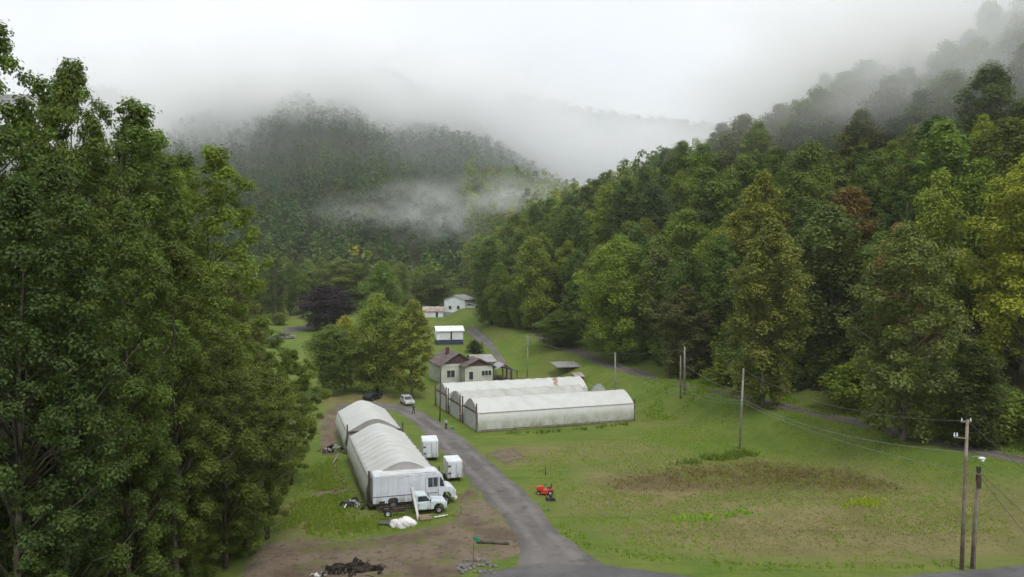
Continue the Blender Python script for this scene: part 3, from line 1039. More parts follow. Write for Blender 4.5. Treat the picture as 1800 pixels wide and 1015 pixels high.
def mass(name, items, seed, nleaf, ln, label, hs=(18, 26), rad=(4.5, 6.5), lowcut=.15):
    """many crowns as one mass of foliage; items (x,y,z,colour)"""
    R = np.random.default_rng(seed)
    n = len(items)
    I = np.array([q[:3] for q in items]); Cc = np.array([q[3] for q in items])
    h = R.uniform(*hs, n); r = R.uniform(*rad, n)
    nl = 12
    t = np.linspace(.08, 1, nl)[None, :] + R.uniform(-.03, .03, (n, nl))
    t = np.clip(t, .05, 1)
    pr = np.sqrt(np.clip(1 - (2 * t - .95) ** 2, .08, 1))
    an = np.arange(nl)[None, :] * 2.4 + R.uniform(0, 6.28, (n, 1))
    rr = r[:, None] * pr * R.uniform(.45, .85, (n, nl))
    L = np.stack([I[:, 0, None] + rr * np.cos(an), I[:, 1, None] + rr * np.sin(an), I[:, 2, None] + h[:, None] * (lowcut + (1 - lowcut) * t) - r[:, None] * .2], 2)
    lr = r[:, None] * R.uniform(.3, .5, (n, nl))
    tree = np.repeat(np.arange(n), nleaf)
    k = R.integers(0, nl, len(tree))
    d = R.normal(size=(len(tree), 3)); d[:, 2] += .5; d[:, 1] -= .25
    d /= np.linalg.norm(d, axis=1)[:, None]
    P = L[tree, k] + d * (lr[tree, k] * R.uniform(.6, 1.1, len(tree)))[:, None]
    nr = d + R.normal(size=d.shape) * .4 + np.array([0, 0, .8])
    nr /= np.linalg.norm(nr, axis=1)[:, None]
    V, F = leaves(P, nr, ln, ln * .72, R)
    me = np_mesh(name, V, F)
    a = me.attributes.new('tint', 'FLOAT', 'FACE')
    lt = R.uniform(.15, .8, (n, nl))
    a.data.foreach_set('value', np.clip(lt[tree, k] + R.normal(size=len(tree)) * .06, 0, 1).astype(np.float32))
    c = me.attributes.new('col', 'FLOAT_COLOR', 'FACE')
    cc = np.ones((len(tree), 4), np.float32); cc[:, :3] = Cc[tree]
    c.data.foreach_set('color', cc.ravel())
    o = link(name, me, M['leafm'])
    tag(o, label, kind='stuff')
    return o


print('hill trees', len(singles), len(rest), 'valley', len(spots))
rest = [q for q in rest if q[3] < 130]
mass('hillside_forest', [(x, y, z, vary(cols[int(R2.integers(0, 10))], .2)) for (x, y, z, s_, px) in rest], 5, 420, 1.25, 'dense forest higher up the right hillside', hs=(20, 28))
low = [(x, y, hz(x, y), vary(cols[int(R2.integers(0, 10))], .2)) for (x, y) in spots[70:]]
mt = []
for gy in np.arange(425, 1000, 9.6):
    for gx in np.arange(-520, 300, 9.6):
        x = gx + R2.uniform(-4, 4); y = gy + R2.uniform(-4, 4)
        px, py = frame_px(x, y, 60)
        if px < 130 or px > 1330: continue
        mt.append((x, y))
mt = np.array(mt)
zz = height(mt[:, 0], mt[:, 1])
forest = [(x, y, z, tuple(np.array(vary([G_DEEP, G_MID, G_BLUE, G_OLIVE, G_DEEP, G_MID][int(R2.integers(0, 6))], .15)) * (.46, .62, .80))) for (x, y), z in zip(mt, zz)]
print('mountain trees', len(forest))
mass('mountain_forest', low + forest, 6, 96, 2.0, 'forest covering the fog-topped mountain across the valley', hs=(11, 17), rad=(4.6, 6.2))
fr = []
for gy in np.arange(1020, 1520, 22):
    for gx in np.arange(-900, 700, 22):
        x = gx + R2.uniform(-8, 8); y = gy + R2.uniform(-8, 8)
        px, py = frame_px(x, y, 250)
        if px < 150 or px > 1400: continue
        fr.append((x, y))
fr = np.array(fr); zz = height(fr[:, 0], fr[:, 1])
mass('ridge_forest', [(x, y, z, vary(G_BLUE)) for (x, y), z in zip(fr, zz)], 8, 60, 5.5, 'distant wooded ridge behind the fog', hs=(18, 26), rad=(10, 14))

# ------------------------------------------------------------------ haze and mist
def haze_box():
    mb = MB().box(-1700, 1700, -260, 2300, -8, 420)
    m = bpy.data.materials.new('haze_air')
    m.use_nodes = True
    t = m.node_tree
    t.nodes.clear()
    o_ = t.nodes.new('ShaderNodeOutputMaterial')
    v = t.nodes.new('ShaderNodeVolumePrincipled')
    v.inputs['Color'].default_value = (.98, .99, 1.0, 1)
    v.inputs['Density'].default_value = HAZE
    v.inputs['Anisotropy'].default_value = .2
    t.links.new(v.outputs[0], o_.inputs['Volume'])
    o = mb.build('haze', m)
    tag(o, 'thin morning haze filling the valley air', kind='stuff')


HAZE = .00013
haze_box()


def mist(label, c, r, dens, nscale, lo=.35, hi=.75, seed=0.0, edge=1.0, col=(1.0, 1.0, 1.0), sink=0.0, rz=0.0):
    """a bank of low cloud: an ellipsoid of air that thins to nothing at its rim"""
    mb = MB().lump((0, 0, 0), (1, 1, 1), 1, 0.0, 24, 14)
    m = bpy.data.materials.new('mist')
    m.use_nodes = True
    t = m.node_tree
    t.nodes.clear()
    out = t.nodes.new('ShaderNodeOutputMaterial')
    v = t.nodes.new('ShaderNodeVolumePrincipled')
    v.inputs['Color'].default_value = (*col, 1)
    v.inputs['Anisotropy'].default_value = .1
    tc = t.nodes.new('ShaderNodeTexCoord')
    ln = t.nodes.new('ShaderNodeVectorMath'); ln.operation = 'LENGTH'
    t.links.new(tc.outputs['Object'], ln.inputs[0])
    fall = ramp(t, ln.outputs['Value'], .15 * (1 - edge) + .05, 1.0, 1, 0)
    ge = t.nodes.new('ShaderNodeNewGeometry')
    mp = t.nodes.new('ShaderNodeMapping')
    mp.inputs['Location'].default_value = (seed * 13.1, seed * 7.7, seed * 3.3)
    mp.inputs['Scale'].default_value = (nscale, nscale, nscale * 1.6)
    t.links.new(ge.outputs['Position'], mp.inputs['Vector'])
    nz = t.nodes.new('ShaderNodeTexNoise')
    nz.inputs['Scale'].default_value = 1.0; nz.inputs['Detail'].default_value = 3.5; nz.inputs['Roughness'].default_value = .55
    t.links.new(mp.outputs[0], nz.inputs['Vector'])
    ad = N(t, 'ShaderNodeMath', operation='MULTIPLY')
    t.links.new(fall, ad.inputs[0])
    t.links.new(ramp(t, nz.outputs['Fac'], lo, hi), ad.inputs[1])
    md = N(t, 'ShaderNodeMath', operation='MULTIPLY')
    t.links.new(ad.outputs[0], md.inputs[0]); md.inputs[1].default_value = dens
    t.links.new(md.outputs[0], v.inputs['Density'])
    t.links.new(v.outputs[0], out.inputs['Volume'])
    o = mb.build('mist', m)
    o.location = c; o.scale = r; o.rotation_euler = (0, 0, rz)
    tag(o, label, kind='stuff')


mist('thin veil of vapour in front of the far mountain', (-120, 790, 95), (540, 345, 150), .0062, .006, .1, .5, 6, col=(.95, .98, 1.0))
mist('bank of fog lying over the top of the far mountain', (-165, 690, 166), (290, 200, 46), .060, .020, .32, .62, 1)
mist('fog lying below the left shoulder of the far mountain', (-335, 655, 124), (180, 140, 36), .046, .020, .30, .60, 8)
mist('fog spilling down the right shoulder of the far mountain', (40, 820, 145), (220, 190, 56), .030, .016, .30, .62, 2)
mist('low cloud filling the gap behind the right hill', (330, 950, 130), (420, 330, 90), .008, .008, .22, .60, 3)
mist('wisp of fog in the hollow at the foot of the mountain', (5, 480, 54), (150, 70, 32), .044, .036, .40, .70, 4)
mist('fog drifting across the top of the right hillside', (114, 190, 74), (66, 120, 44), .085, .034, .30, .64, 5, rz=.44)

# ------------------------------------------------------------------ greenhouses
AX_L = Vector((-.290, .957, 0)); AX_R = Vector((.941, .338, 0))


def hoop_section(W, eave, ridge, n=18, belly=.12, flare=0.0):
    """cross-section from the left foot over the ridge to the right foot"""
    pts = [(-W / 2 - belly * .2, 0.0), (-W / 2 - belly, eave * .5), (-W / 2, eave)]
    for i in range(1, n):
        u = -1 + 2 * i / n
        z = eave + (ridge - eave) * ((1 - abs(u) ** 1.7) * (1 - flare) + flare * (math.cos(math.pi * u) * .5 + .5))
        pts.append((u * W / 2, z))
    pts += [(W / 2, eave), (W / 2 + belly, eave * .5), (W / 2 + belly * .2, 0.0)]
    return pts


def greenhouse(origin, axis, L, W, eave, ridge, label, film, bays, sag=.10, flare=.0, cover=(0, 1), seed=0, gable_front=True, gable_back=True, post_h=None, front_panel=True, skirt=True, belly=.12, ragged=0.0):
    """long axis = local +y from the near end; local x across"""
    rz = math.atan2(axis.y, axis.x) - math.pi / 2
    t = empty('greenhouse', origin, rz)
    tag(t, label, 'greenhouse', 'plastic-covered greenhouses of the farm')
    sec = hoop_section(W, eave, ridge, belly=belly, flare=flare)
    m = len(sec)
    n = bays * 6
    V = []
    R = np.random.default_rng(seed)
    for j in range(n + 1):
        f = cover[0] + (cover[1] - cover[0]) * j / n
        y = f * L
        ph = f * bays
        dip = abs(math.sin(math.pi * ph))                         # film hangs in between the hoops
        wob = R.uniform(-.02, .02)
        for k, (x, z) in enumerate(sec):
            u = k / (m - 1)
            roof = max(0, min(1, (z - eave * .55) / (eave * .4)))
            nse = float(fbm(y * .45 + seed * 3.1, u * 7.0, seed + 5, 3)) - .5
            zz = z - dip * sag * roof * (.5 + 1.1 * float(vnoise(ph * 1.0, u * 3, seed))) + nse * .10 * roof + wob * roof
            xx = x * (1 - dip * .012) + nse * .14 * (1 - roof) * (1 if x > 0 else -1)
            yy = y + ragged * (float(fbm(u * 9, seed, seed + 2, 3)) - .5) * (1 if j in (0, n) else 0)
            V.append((xx, yy, max(zz, -.05)))
    i = np.arange((n + 1) * m).reshape(n + 1, m)
    F = np.stack([i[:-1, :-1].ravel(), i[1:, :-1].ravel(), i[1:, 1:].ravel(), i[:-1, 1:].ravel()], 1)
    link('film_cover', np_mesh('film_cover', np.array(V), F, True), film, t)
    hp = MB().tube([(x * .985, 0, z - .06) for x, z in sec], .035, 6)
    hm = hp.build('hoop', M['steel'], t, True).data
    c0 = t.children[-1]
    c0.location = (0, .12, 0)
    for j in range(1, bays + 1):
        o = bpy.data.objects.new('hoop', hm); COL.objects.link(o); o.parent = t
        o.location = (0, min(L - .12, L * j / bays), 0)
    for nm, yv, on in (('front_gable', 0.05, gable_front), ('rear_gable', L - .05, gable_back)):
        if not on: continue
        mb = MB()
        g = [(x * .975, z - .03) for x, z in sec if z >= eave - .01]
        mb.prism(g[::-1], yv - .012, yv + .012)
        mb.build(nm, M['film_end'] if nm == 'front_gable' else M['film'], t)
        if front_panel:
            mb = MB()
            cols_ = 6
            for q in range(cols_):                                # loose sheet with vertical folds
                x0 = -W / 2 * .97 + W * .97 * q / cols_; x1 = x0 + W * .97 / cols_
                dy = .03 if q % 2 else -.03
                mb.add([(x0, yv, 0), ((x0 + x1) / 2, yv + dy, 0), (x1, yv, 0), (x0, yv, eave - .12), ((x0 + x1) / 2, yv + dy, eave - .12), (x1, yv, eave - .12)], [(0, 1, 4, 3), (1, 2, 5, 4)])
            mb.build('end_sheet', M['film_end'], t, True)
    if post_h:
        for (yv, hh) in post_h:
            for sx in (-1, 1):
                mb = MB().box(sx * (W / 2 + .02) - .09, sx * (W / 2 + .02) + .09, yv - .30, yv - .12, 0, hh)
                mb.build('post', M['wood_dark'], t)
            MB().box(-W / 2 - .1, W / 2 + .1, yv - .12, yv - .03, eave - .12, eave + .12).build('beam', M['wood_dark'], t)
    if skirt:
        for sx in (-1, 1):
            MB().bar((sx * (W / 2 + belly * .7 + .02), .1, .18), (sx * (W / 2 + belly * .7 + .02), L - .1, .18), .05, .26).build('base_board', M['wood_grey'], t)
            MB().bar((sx * (W / 2 + .025), .1, eave - .02), (sx * (W / 2 + .025), L - .1, eave - .02), .05, .07).build('side_rail', M['wood_grey'], t)
    return t


fl = at(650, 893)
cF = fl + Vector((AX_L.y, -AX_L.x, 0)) * 3.55 + AX_L * .6
greenhouse(cF, AX_L, 21.0, 7.1, 2.75, 4.25, 'long cloudy plastic greenhouse directly behind the white box van', M['film'], 11, .085, .35, seed=2, post_h=[(0, 3.6)], belly=.35)
greenhouse(cF + AX_L * 23.6, AX_L, 15.5, 7.1, 2.75, 4.3, 'shorter plastic greenhouse at the far end of the left pair', M['film'], 8, .08, .35, seed=5, post_h=[(0, 3.8)], belly=.35)
nl = at(840, 760)
WD = Vector((-AX_R.y, AX_R.x, 0))
c1 = nl + WD * 3.6
lab3 = ['nearest of the three right-hand greenhouses, clean white roof above a grassy field', 'middle greenhouse of the right-hand three with dirty torn film, mostly hidden', 'rearmost of the three right-hand greenhouses, beside the farmhouse']
greenhouse(c1, AX_R, 25.6, 7.2, 2.75, 4.4, lab3[0], M['film_b'], 13, .05, 0, seed=7, post_h=[(0, 4.2), (25.9, 3.4)])
greenhouse(c1 + WD * 8.5, AX_R, 25.6, 7.0, 2.5, 4.3, lab3[1], M['film_c'], 13, .16, 0, cover=(0, .84), seed=8, post_h=[(0, 4.2)], ragged=1.6)
greenhouse(c1 + WD * 17.0, AX_R, 25.6, 7.2, 2.75, 4.4, lab3[2], M['film_b'], 13, .07, 0, seed=9, post_h=[(0, 4.2)])
# torn reddish patch on the rear roof
pt = empty('roof_patch', c1 + WD * 17.0, math.atan2(AX_R.y, AX_R.x) - math.pi / 2)
mbp = MB()
for a in range(6):
    for b_ in range(3):
        pass
sec9 = [p for p in hoop_section(7.2, 2.75, 4.4) if 2.8 < p[1] and p[0] > .3]
vs, fs = [], []
for a, (x, z) in enumerate(sec9):
    jit = [.0, .25, -.2, .3, .05, -.15, .2, 0][a % 8]
    vs += [(x + .02, 20.2 - a * .10 + jit, z + .07), (x + .02, 21.0 - a * .13 + jit * .6, z + .07)]
    if a: fs.append((2 * a - 2, 2 * a - 1, 2 * a + 1, 2 * a))
mbp.add(vs, fs).build('patch_sheet', mat('rust_patch', (.30, .17, .13), (.42, .34, .28), 2.5, .8, .2), pt)
tag(pt, 'reddish-brown stained patch on the rearmost greenhouse roof', 'patch')


# ------------------------------------------------------------------ buildings
def gable_roof(x0, x1, y0, y1, ze, zr, over=.35, th=.16, along='y'):
    mb = MB()
    if along == 'y':
        xm = (x0 + x1) / 2
        k = (zr - ze) / (xm - x0)
        pr = [(x0 - over, ze - over * k), (xm, zr), (x1 + over, ze - over * k), (x1 + over, ze - over * k + th), (xm, zr + th), (x0 - over, ze - over * k + th)]
        mb.prism(pr, y0 - over, y1 + over)
    else:
        ym = (y0 + y1) / 2
        k = (zr - ze) / (ym - y0)
        pr = [(y0 - over, ze - over * k), (ym, zr), (y1 + over, ze - over * k), (y1 + over, ze - over * k + th), (ym, zr + th), (y0 - over, ze - over * k + th)]
        n = len(pr)
        vs = [(x0 - over, y, z) for y, z in pr] + [(x1 + over, y, z) for y, z in pr]
        mb.add(vs, [tuple(range(n)), tuple(range(2 * n - 1, n - 1, -1))] + [(i, i + n, (i + 1) % n + n, (i + 1) % n) for i in range(n)])
    return mb


def window(parent, cx_, z0, w_, h_, y, mull=1, face='-y', x=None):
    """frame with sill, panes between real mullions; face -y (front) or -x (left side)"""
    f = MB(); p = []
    b = .07
    f.box(cx_ - w_ / 2 - b, cx_ + w_ / 2 + b, y - .07, y + .02, z0 + h_, z0 + h_ + b)
    f.box(cx_ - w_ / 2 - b, cx_ + w_ / 2 + b, y - .10, y + .02, z0 - b, z0)
    f.box(cx_ - w_ / 2 - b, cx_ - w_ / 2, y - .07, y + .02, z0, z0 + h_)
    f.box(cx_ + w_ / 2, cx_ + w_ / 2 + b, y - .07, y + .02, z0, z0 + h_)
    for i in range(1, mull + 1):
        xx = cx_ - w_ / 2 + w_ * i / (mull + 1)
        f.box(xx - .035, xx + .035, y - .06, y + .02, z0, z0 + h_)
    o = f.build('window', M['trim_white'], parent)
    for i in range(mull + 1):
        x0 = cx_ - w_ / 2 + w_ * i / (mull + 1) + .035; x1 = cx_ - w_ / 2 + w_ * (i + 1) / (mull + 1) - .035
        MB().box(x0, x1, y - .03, y - .005, z0, z0 + h_).build('pane', M['glass'], o)
    return o


def gable_wall(x0, x1, y0, y1, z0, ze, zr, along='y'):
    mb = MB()
    if along == 'y':
        mb.prism([(x0, z0), (x1, z0), (x1, ze), ((x0 + x1) / 2, zr), (x0, ze)], y0, y1)
    else:
        ym = (y0 + y1) / 2
        pr = [(y0, z0), (y1, z0), (y1, ze), (ym, zr), (y0, ze)]
        n = 5
        vs = [(x0, y, z) for y, z in pr] + [(x1, y, z) for y, z in pr]
        mb.add(vs, [tuple(range(n)), tuple(range(2 * n - 1, n - 1, -1))] + [(i, i + n, (i + 1) % n + n, (i + 1) % n) for i in range(n)])
    return mb


# farmhouse: two front gables, porch on the right
ho = at(776, 676)
H = empty('farmhouse', (ho.x, ho.y, hz(ho.x, ho.y) - .05), math.radians(20))
tag(H, 'cream farmhouse with brown gabled roofs behind the right-hand greenhouses', 'house')
gable_wall(0, 7.4, 0, 10.5, 0, 4.0, 6.3).build('wall', M['cream'], H)
gable_roof(0, 7.4, 0, 10.5, 4.02, 6.32, .45).build('roof', M['roof_brown'], H)
rf = H.children[-1]
MB().box(2.2, 2.85, 4.2, 4.85, 5.0, 7.2).build('chimney', M['brick'], rf)
mbx = MB().prism([(.35, 4.22), (7.05, 4.22), (3.7, 6.25)], -.05, -.005)
mbx.build('gable_cladding', M['trim_brown'], H)
gable_wall(4.1, 10.1, -3.2, -.06, 0, 3.85, 5.35).build('wing_wall', M['cream'], H)
gable_roof(4.1, 10.1, -3.2, 1.2, 3.87, 5.37, .4).build('wing_roof', M['roof_brown'], H)
MB().prism([(4.4, 3.95), (9.8, 3.95), (7.1, 5.3)], -3.25, -3.205).build('gable_cladding', M['trim_brown'], H)
window(H, 2.0, 1.4, 1.7, 1.45, -.001, 1)
window(H, 8.7, 1.9, 2.1, 1.0, -3.201, 2)
window(H, 5.4, 1.2, .9, 1.6, -3.201, 0)
pr_ = MB()
pr_.add([(10.0, -3.4, 3.7), (15.6, -3.4, 2.55), (15.6, 6.2, 2.55), (10.0, 6.2, 3.7), (10.0, -3.4, 3.84), (15.6, -3.4, 2.69), (15.6, 6.2, 2.69), (10.0, 6.2, 3.84)], [(3, 2, 1, 0), (4, 5, 6, 7), (0, 1, 5, 4), (1, 2, 6, 5), (2, 3, 7, 6), (3, 0, 4, 7)])
pr_.build('porch_roof', M['roof_brown'], H)
gable_roof(7.6, 12.2, 1.4, 8.6, 4.1, 5.2, .3, along='x').build('porch_roof', M['roof_grey'], H)
gable_roof(10.6, 13.6, -4.6, -1.0, 3.3, 4.2, .3).build('entry_roof', M['roof_grey'], H)
MB().box(7.5, 12.0, 1.6, 8.4, 0, 4.08).build('back_wing', M['cream'], H)
for (x, y, z) in ((10.3, -4.5, 3.2), (11.9, -4.5, 3.2), (13.5, -4.5, 3.2), (15.4, -3.2, 2.55), (15.4, 0, 2.55), (15.4, 3, 2.55), (15.4, 6, 2.55), (13.0, -3.2, 3.0)):
    MB().box(x - .08, x + .08, y - .08, y + .08, 0, z).build('porch_post', M['wood_dark'], H)
MB().box(10.15, 15.5, -3.3, 6.1, 0, .35).build('porch_floor', M['wood_grey'], H)
MB().bar((10.3, -4.5, 1.2), (13.5, -4.5, 1.2), .07).bar((10.3, -4.5, .75), (13.5, -4.5, .75), .05).build('porch_rail', M['wood_dark'], H)
MB().box(-.06, 7.46, -.07, -.03, 3.72, 3.9).build('fascia', M['trim_white'], H)

# open shed right of it, with a red panel
so = at(975, 663, 1.0)
S = empty('open_shed', (so.x + 1, so.y + 4, hz(so.x + 1, so.y + 4) - .1), math.radians(14))
tag(S, 'low open-fronted shed with flat grey roof behind the rear greenhouse', 'shed')
MB().add([(-.6, -.8, 2.35), (7.2, -.8, 2.35), (7.2, 4.4, 2.9), (-.6, 4.4, 2.9), (-.6, -.8, 2.48), (7.2, -.8, 2.48), (7.2, 4.4, 3.03), (-.6, 4.4, 3.03)], [(3, 2, 1, 0), (4, 5, 6, 7), (0, 1, 5, 4), (1, 2, 6, 5), (2, 3, 7, 6), (3, 0, 4, 7)]).build('roof', M['roof_grey'], S)
for x in (-.3, 2.2, 4.6, 6.9):
    MB().box(x - .08, x + .08, -.3, -.14, 0, 2.38).build('post', M['wood_dark'], S)
MB().box(2.3, 6.9, 3.9, 4.0, 0, 2.6).build('back_wall', M['wood_dark'], S)
MB().box(2.3, 4.5, -.1, -.02, 0, 1.1).build('front_boards', M['wood_grey'], S)
rl = atd(1012, 672, 161)
S2 = empty('red_lean_to', (rl.x, rl.y, hz(rl.x, rl.y) - .1), math.radians(14))
tag(S2, 'small red lean-to at the right end of the open shed', 'shed')
MB().box(0, 1.7, 0, 2.0, 0, 2.0).build('wall', M['red_shed'], S2)
MB().add([(-.2, -.3, 2.02), (1.9, -.3, 2.02), (1.9, 2.2, 2.5), (-.2, 2.2, 2.5), (-.2, -.3, 2.1), (1.9, -.3, 2.1), (1.9, 2.2, 2.58), (-.2, 2.2, 2.58)], [(3, 2, 1, 0), (4, 5, 6, 7), (0, 1, 5, 4), (1, 2, 6, 5), (2, 3, 7, 6), (3, 0, 4, 7)]).build('roof', M['roof_rust'], S2)

# white shed on a dark base
wo_ = atd(768, 606, 207)
zs = hz(wo_.x, 207)
W_ = empty('white_shed', (wo_.x, 207, zs - .3), math.radians(12))
tag(W_, 'white garage with dark navy base and dark door strip on the slope', 'shed')
MB().box(0, 6.9, 0, 5.0, 0, 1.55).build('base_wall', M['navy'], W_)
MB().box(.02, 6.88, .02, 4.98, 1.55, 3.9).build('wall', M['white_siding'], W_)
gable_roof(0, 6.9, 0, 5.0, 3.9, 4.9, .35, along='x').build('roof', M['roof_white'], W_)
MB().box(3.55, 4.0, -.05, .019, 1.1, 3.75).build('door_strip', M['navy'], W_)
for (x0, x1) in ((.75, 3.4), (4.15, 6.5)):
    o = MB().box(x0, x1, -.05, .018, 1.6, 3.4).build('garage_door', M['trim_white'], W_)
    for k in range(3):
        MB().box(x0 + .05, x1 - .05, -.075, -.05, 1.68 + k * .58, 2.18 + k * .58).build('door_panel', M['white_paint'], o)

# white two-storey house and its garage, up the valley
wh = atd(783, 557, 300)
zw = hz(wh.x, 300)
W2 = empty('white_house', (wh.x - .5, 300, zw - .4), math.radians(-20))
W2.scale = (1.12, 1.12, 1.0)
tag(W2, 'white two-storey house with grey roof up the valley', 'house')
MB().box(0, 7.6, 0, 8.6, 0, 1.9).build('foundation', M['grey_block'], W2)
gable_wall(.03, 7.57, .03, 8.57, 1.9, 6.6, 8.2).build('wall', M['white_siding'], W2)
gable_roof(0, 7.6, 0, 8.6, 6.63, 8.23, .35).build('roof', M['roof_grey'], W2)
window(W2, 2.2, 3.0, 1.0, 1.3, .028, 0)
window(W2, 5.2, 3.0, 1.0, 1.3, .028, 0)
MB().box(7.6, 10.4, 2.0, 7.0, 1.2, 4.4).build('side_wing', M['white_siding'], W2)
MB().add([(7.55, 1.7, 5.2), (10.8, 1.7, 4.3), (10.8, 7.3, 4.3), (7.55, 7.3, 5.2), (7.55, 1.7, 5.35), (10.8, 1.7, 4.45), (10.8, 7.3, 4.45), (7.55, 7.3, 5.35)], [(3, 2, 1, 0), (4, 5, 6, 7), (0, 1, 5, 4), (1, 2, 6, 5), (2, 3, 7, 6), (3, 0, 4, 7)]).build('wing_roof', M['roof_grey'], W2)
gg = atd(744, 560, 296)
W3 = empty('garage', (gg.x, 296, hz(gg.x, 296) - .2), math.radians(8))
tag(W3, 'small white outbuilding with rusty roof left of the two-storey house', 'garage')
MB().box(0, 7.4, 0, 5, 0, 2.5).build('wall', M['white_siding'], W3)
gable_roof(0, 7.4, 0, 5, 2.5, 4.0, .35, along='x').build('roof', M['roof_rust'], W3)
MB().box(1.5, 3.7, -.05, -.002, .1, 2.1).build('door', M['trim_white'], W3)
MB().box(4.6, 5.5, -.05, -.002, .1, 2.1).build('door', M['navy'], W3)

# pale-roofed house glimpsed through the creek trees
ph = atd(352, 715, 128)
P_ = empty('pale_house', (ph.x, 128, hz(ph.x, 128)), math.radians(-14))
tag(P_, 'house with pale blue-grey roof glimpsed through the creek trees', 'house')
MB().box(0, 10.5, 0, 7, 0, 2.7).build('wall', M['white_siding'], P_)
gable_roof(0, 10.5, 0, 7, 2.7, 4.6, .4, along='x').build('roof', mat('pale_blue_roof', (.40, .46, .56), (.34, .39, .47), 1, .5, .4), P_)
window(P_, 2.5, 1.0, 1.2, 1.2, -.001, 1)
window(P_, 7.5, 1.0, 1.2, 1.2, -.001, 1)

# clipped dark hedge block by the lane
hb = atd(834, 620, 198)
hed = Proto(501, 3.2, .0, 1.9, 'round', 30, .5, 1600, .36, .24, .08, 4)
put_tree(hed, 'hedge_bush', hb.x, 198, 3.4, (.022, .038, .014), 'dark clipped bush between the farmhouse and the gravel lane', cat='bush')


# ------------------------------------------------------------------ vehicles
def wheel(parent, c, r=.38, w_=.26, hub='steel'):
    o = MB().disc_wheel(c, r, w_, 20).build('wheel', M['tyre'], parent, True)
    MB().disc_wheel(c, r * .56, w_ * .8, 14).build('rim', M[hub], o, True)
    c = Vector(c)
    mb = MB(); n = 14
    for sgn in (-1, 1):
        b = len(mb.v)
        mb.v += [(c.x + r * .5 * math.cos(6.283 * k / n), c.y + sgn * w_ * .3, c.z + r * .5 * math.sin(6.283 * k / n)) for k in range(n)]
        mb.f.append(tuple(b + k for k in range(n)))
    mb.build('hubcap', M[hub], o)
    return o


# box van; local x forward, -y is the near side
vr = at(655, 900)
va = math.atan2(-(AX_L.x), AX_L.y)
V_ = empty('step_van', (vr.x, vr.y + .25, hz(vr.x, vr.y)), va)
V_.scale = (1.05, 1.05, 1.05)
tag(V_, 'long white step van parked across the front of the left greenhouse', 'van')
VW = 2.4
MB().prism([(0, .62), (6.55, .62), (6.75, 1.1), (7.0, 1.75), (6.62, 2.95), (6.3, 3.2), (.12, 3.25), (0, 3.1)], 0, VW).build('body', M['van_paint'], V_, False, .05)
MB().prism([(6.0, .62), (6.45, .62), (6.5, .95), (6.75, 1.22), (7.25, 1.22), (7.52, .95), (7.56, .62), (7.95, .62), (8.0, .95), (7.92, 1.45), (7.6, 1.66), (6.95, 1.80), (6.4, 1.80), (6.0, 1.6)], .12, VW - .12).build('hood', M['van_paint'], V_, False, .05)
MB().box(.1, 6.4, .1, VW - .1, .42, .66).build('chassis', M['dark_metal'], V_)
MB().box(.02, 6.2, -.02, .005, 1.26, 1.31).build('rub_rail', M['dark_metal'], V_)
MB().prism([(5.25, 1.85), (6.18, 1.85), (6.18, 2.75), (5.25, 2.75)], -.025, .004).build('side_window', M['glass'], V_)
o = MB().prism([(6.38, 1.85), (6.84, 1.85), (6.52, 2.72), (6.38, 2.72)], -.025, .004).build('quarter_window', M['glass'], V_)
MB().prism([(5.15, 1.76), (6.28, 1.76), (6.28, 1.84), (5.15, 1.84)], -.03, .004).build('window_sill', M['trim_white'], V_)
for yy in (.0,):
    MB().box(5.70, 5.74, -.032, -.026, 1.86, 2.74).build('window_bar', M['van_paint'], V_)
MB().add([(7.00, .2, 1.86), (7.00, VW - .2, 1.86), (6.69, VW - .2, 2.78), (6.69, .2, 2.78), (6.97, .2, 1.86), (6.97, VW - .2, 1.86), (6.66, VW - .2, 2.78), (6.66, .2, 2.78)], [(0, 1, 2, 3), (7, 6, 5, 4), (0, 3, 7, 4), (1, 5, 6, 2), (0, 4, 5, 1), (3, 2, 6, 7)]).build('windshield', M['glass'], V_)
MB().box(6.24, 6.27, -.012, .004, .75, 2.85).build('door_seam', M['dark_metal'], V_)
MB().box(5.0, 5.03, -.012, .004, .75, 2.85).build('door_seam', M['dark_metal'], V_)
MB().box(7.85, 8.1, .05, VW - .05, .45, .72).build('bumper', M['trim_white'], V_, False, .03)
for yy in (.42, VW - .42):
    MB().tube([(7.9, yy, 1.18), (8.03, yy, 1.16)], .13, 12).build('headlight', M['lamp_lens'], V_)
MB().box(7.86, 8.0, .75, VW - .75, .85, 1.4).build('grille', M['dark_metal'], V_)
for (x, y) in ((1.9, .14), (6.98, .14), (1.9, VW - .14), (6.98, VW - .14)):
    wheel(V_, (x, y, .44), .44, .3)
MB().prism([(1.38, .9), (1.45, .64), (2.35, .64), (2.42, .9), (2.2, 1.1), (1.6, 1.1)], -.015, .004).build('wheel_arch', M['dark_metal'], V_)
MB().box(.55, 1.1, -.015, .004, .66, .86).build('step_well', M['dark_metal'], V_)
MB().box(-.35, 0, .1, VW - .1, .38, .5).build('rear_step', M['dark_metal'], V_)
for yy in (.35, 1.25):
    MB().box(-.03, -.002, yy, yy + .8, .75, 2.95).build('rear_door', M['van_paint'], V_)
for yy in (-.14, VW + .02):
    mr = MB().box(6.62, 6.70, yy, yy + .12, 2.05, 2.5).build('mirror', M['black_plastic'], V_)
    MB().bar((6.66, .0 if yy < 0 else VW, 2.1), (6.66, yy + .06, 2.1), .03).build('mirror_bracket', M['dark_metal'], mr)
for x in (.4, 1.4, 2.4, 3.4, 4.4):
    MB().box(x, x + .012, -.006, .004, 1.33, 3.1).build('panel_seam', M['rubble'], V_)
for x in (.25, 3.1, 5.9):
    MB().box(x, x + .1, -.012, .004, 3.05, 3.1).build('marker_light', M['red_paint'], V_)
MB().box(6.02, 6.16, -.03, .004, 1.5, 1.56).build('door_handle', M['steel'], V_)
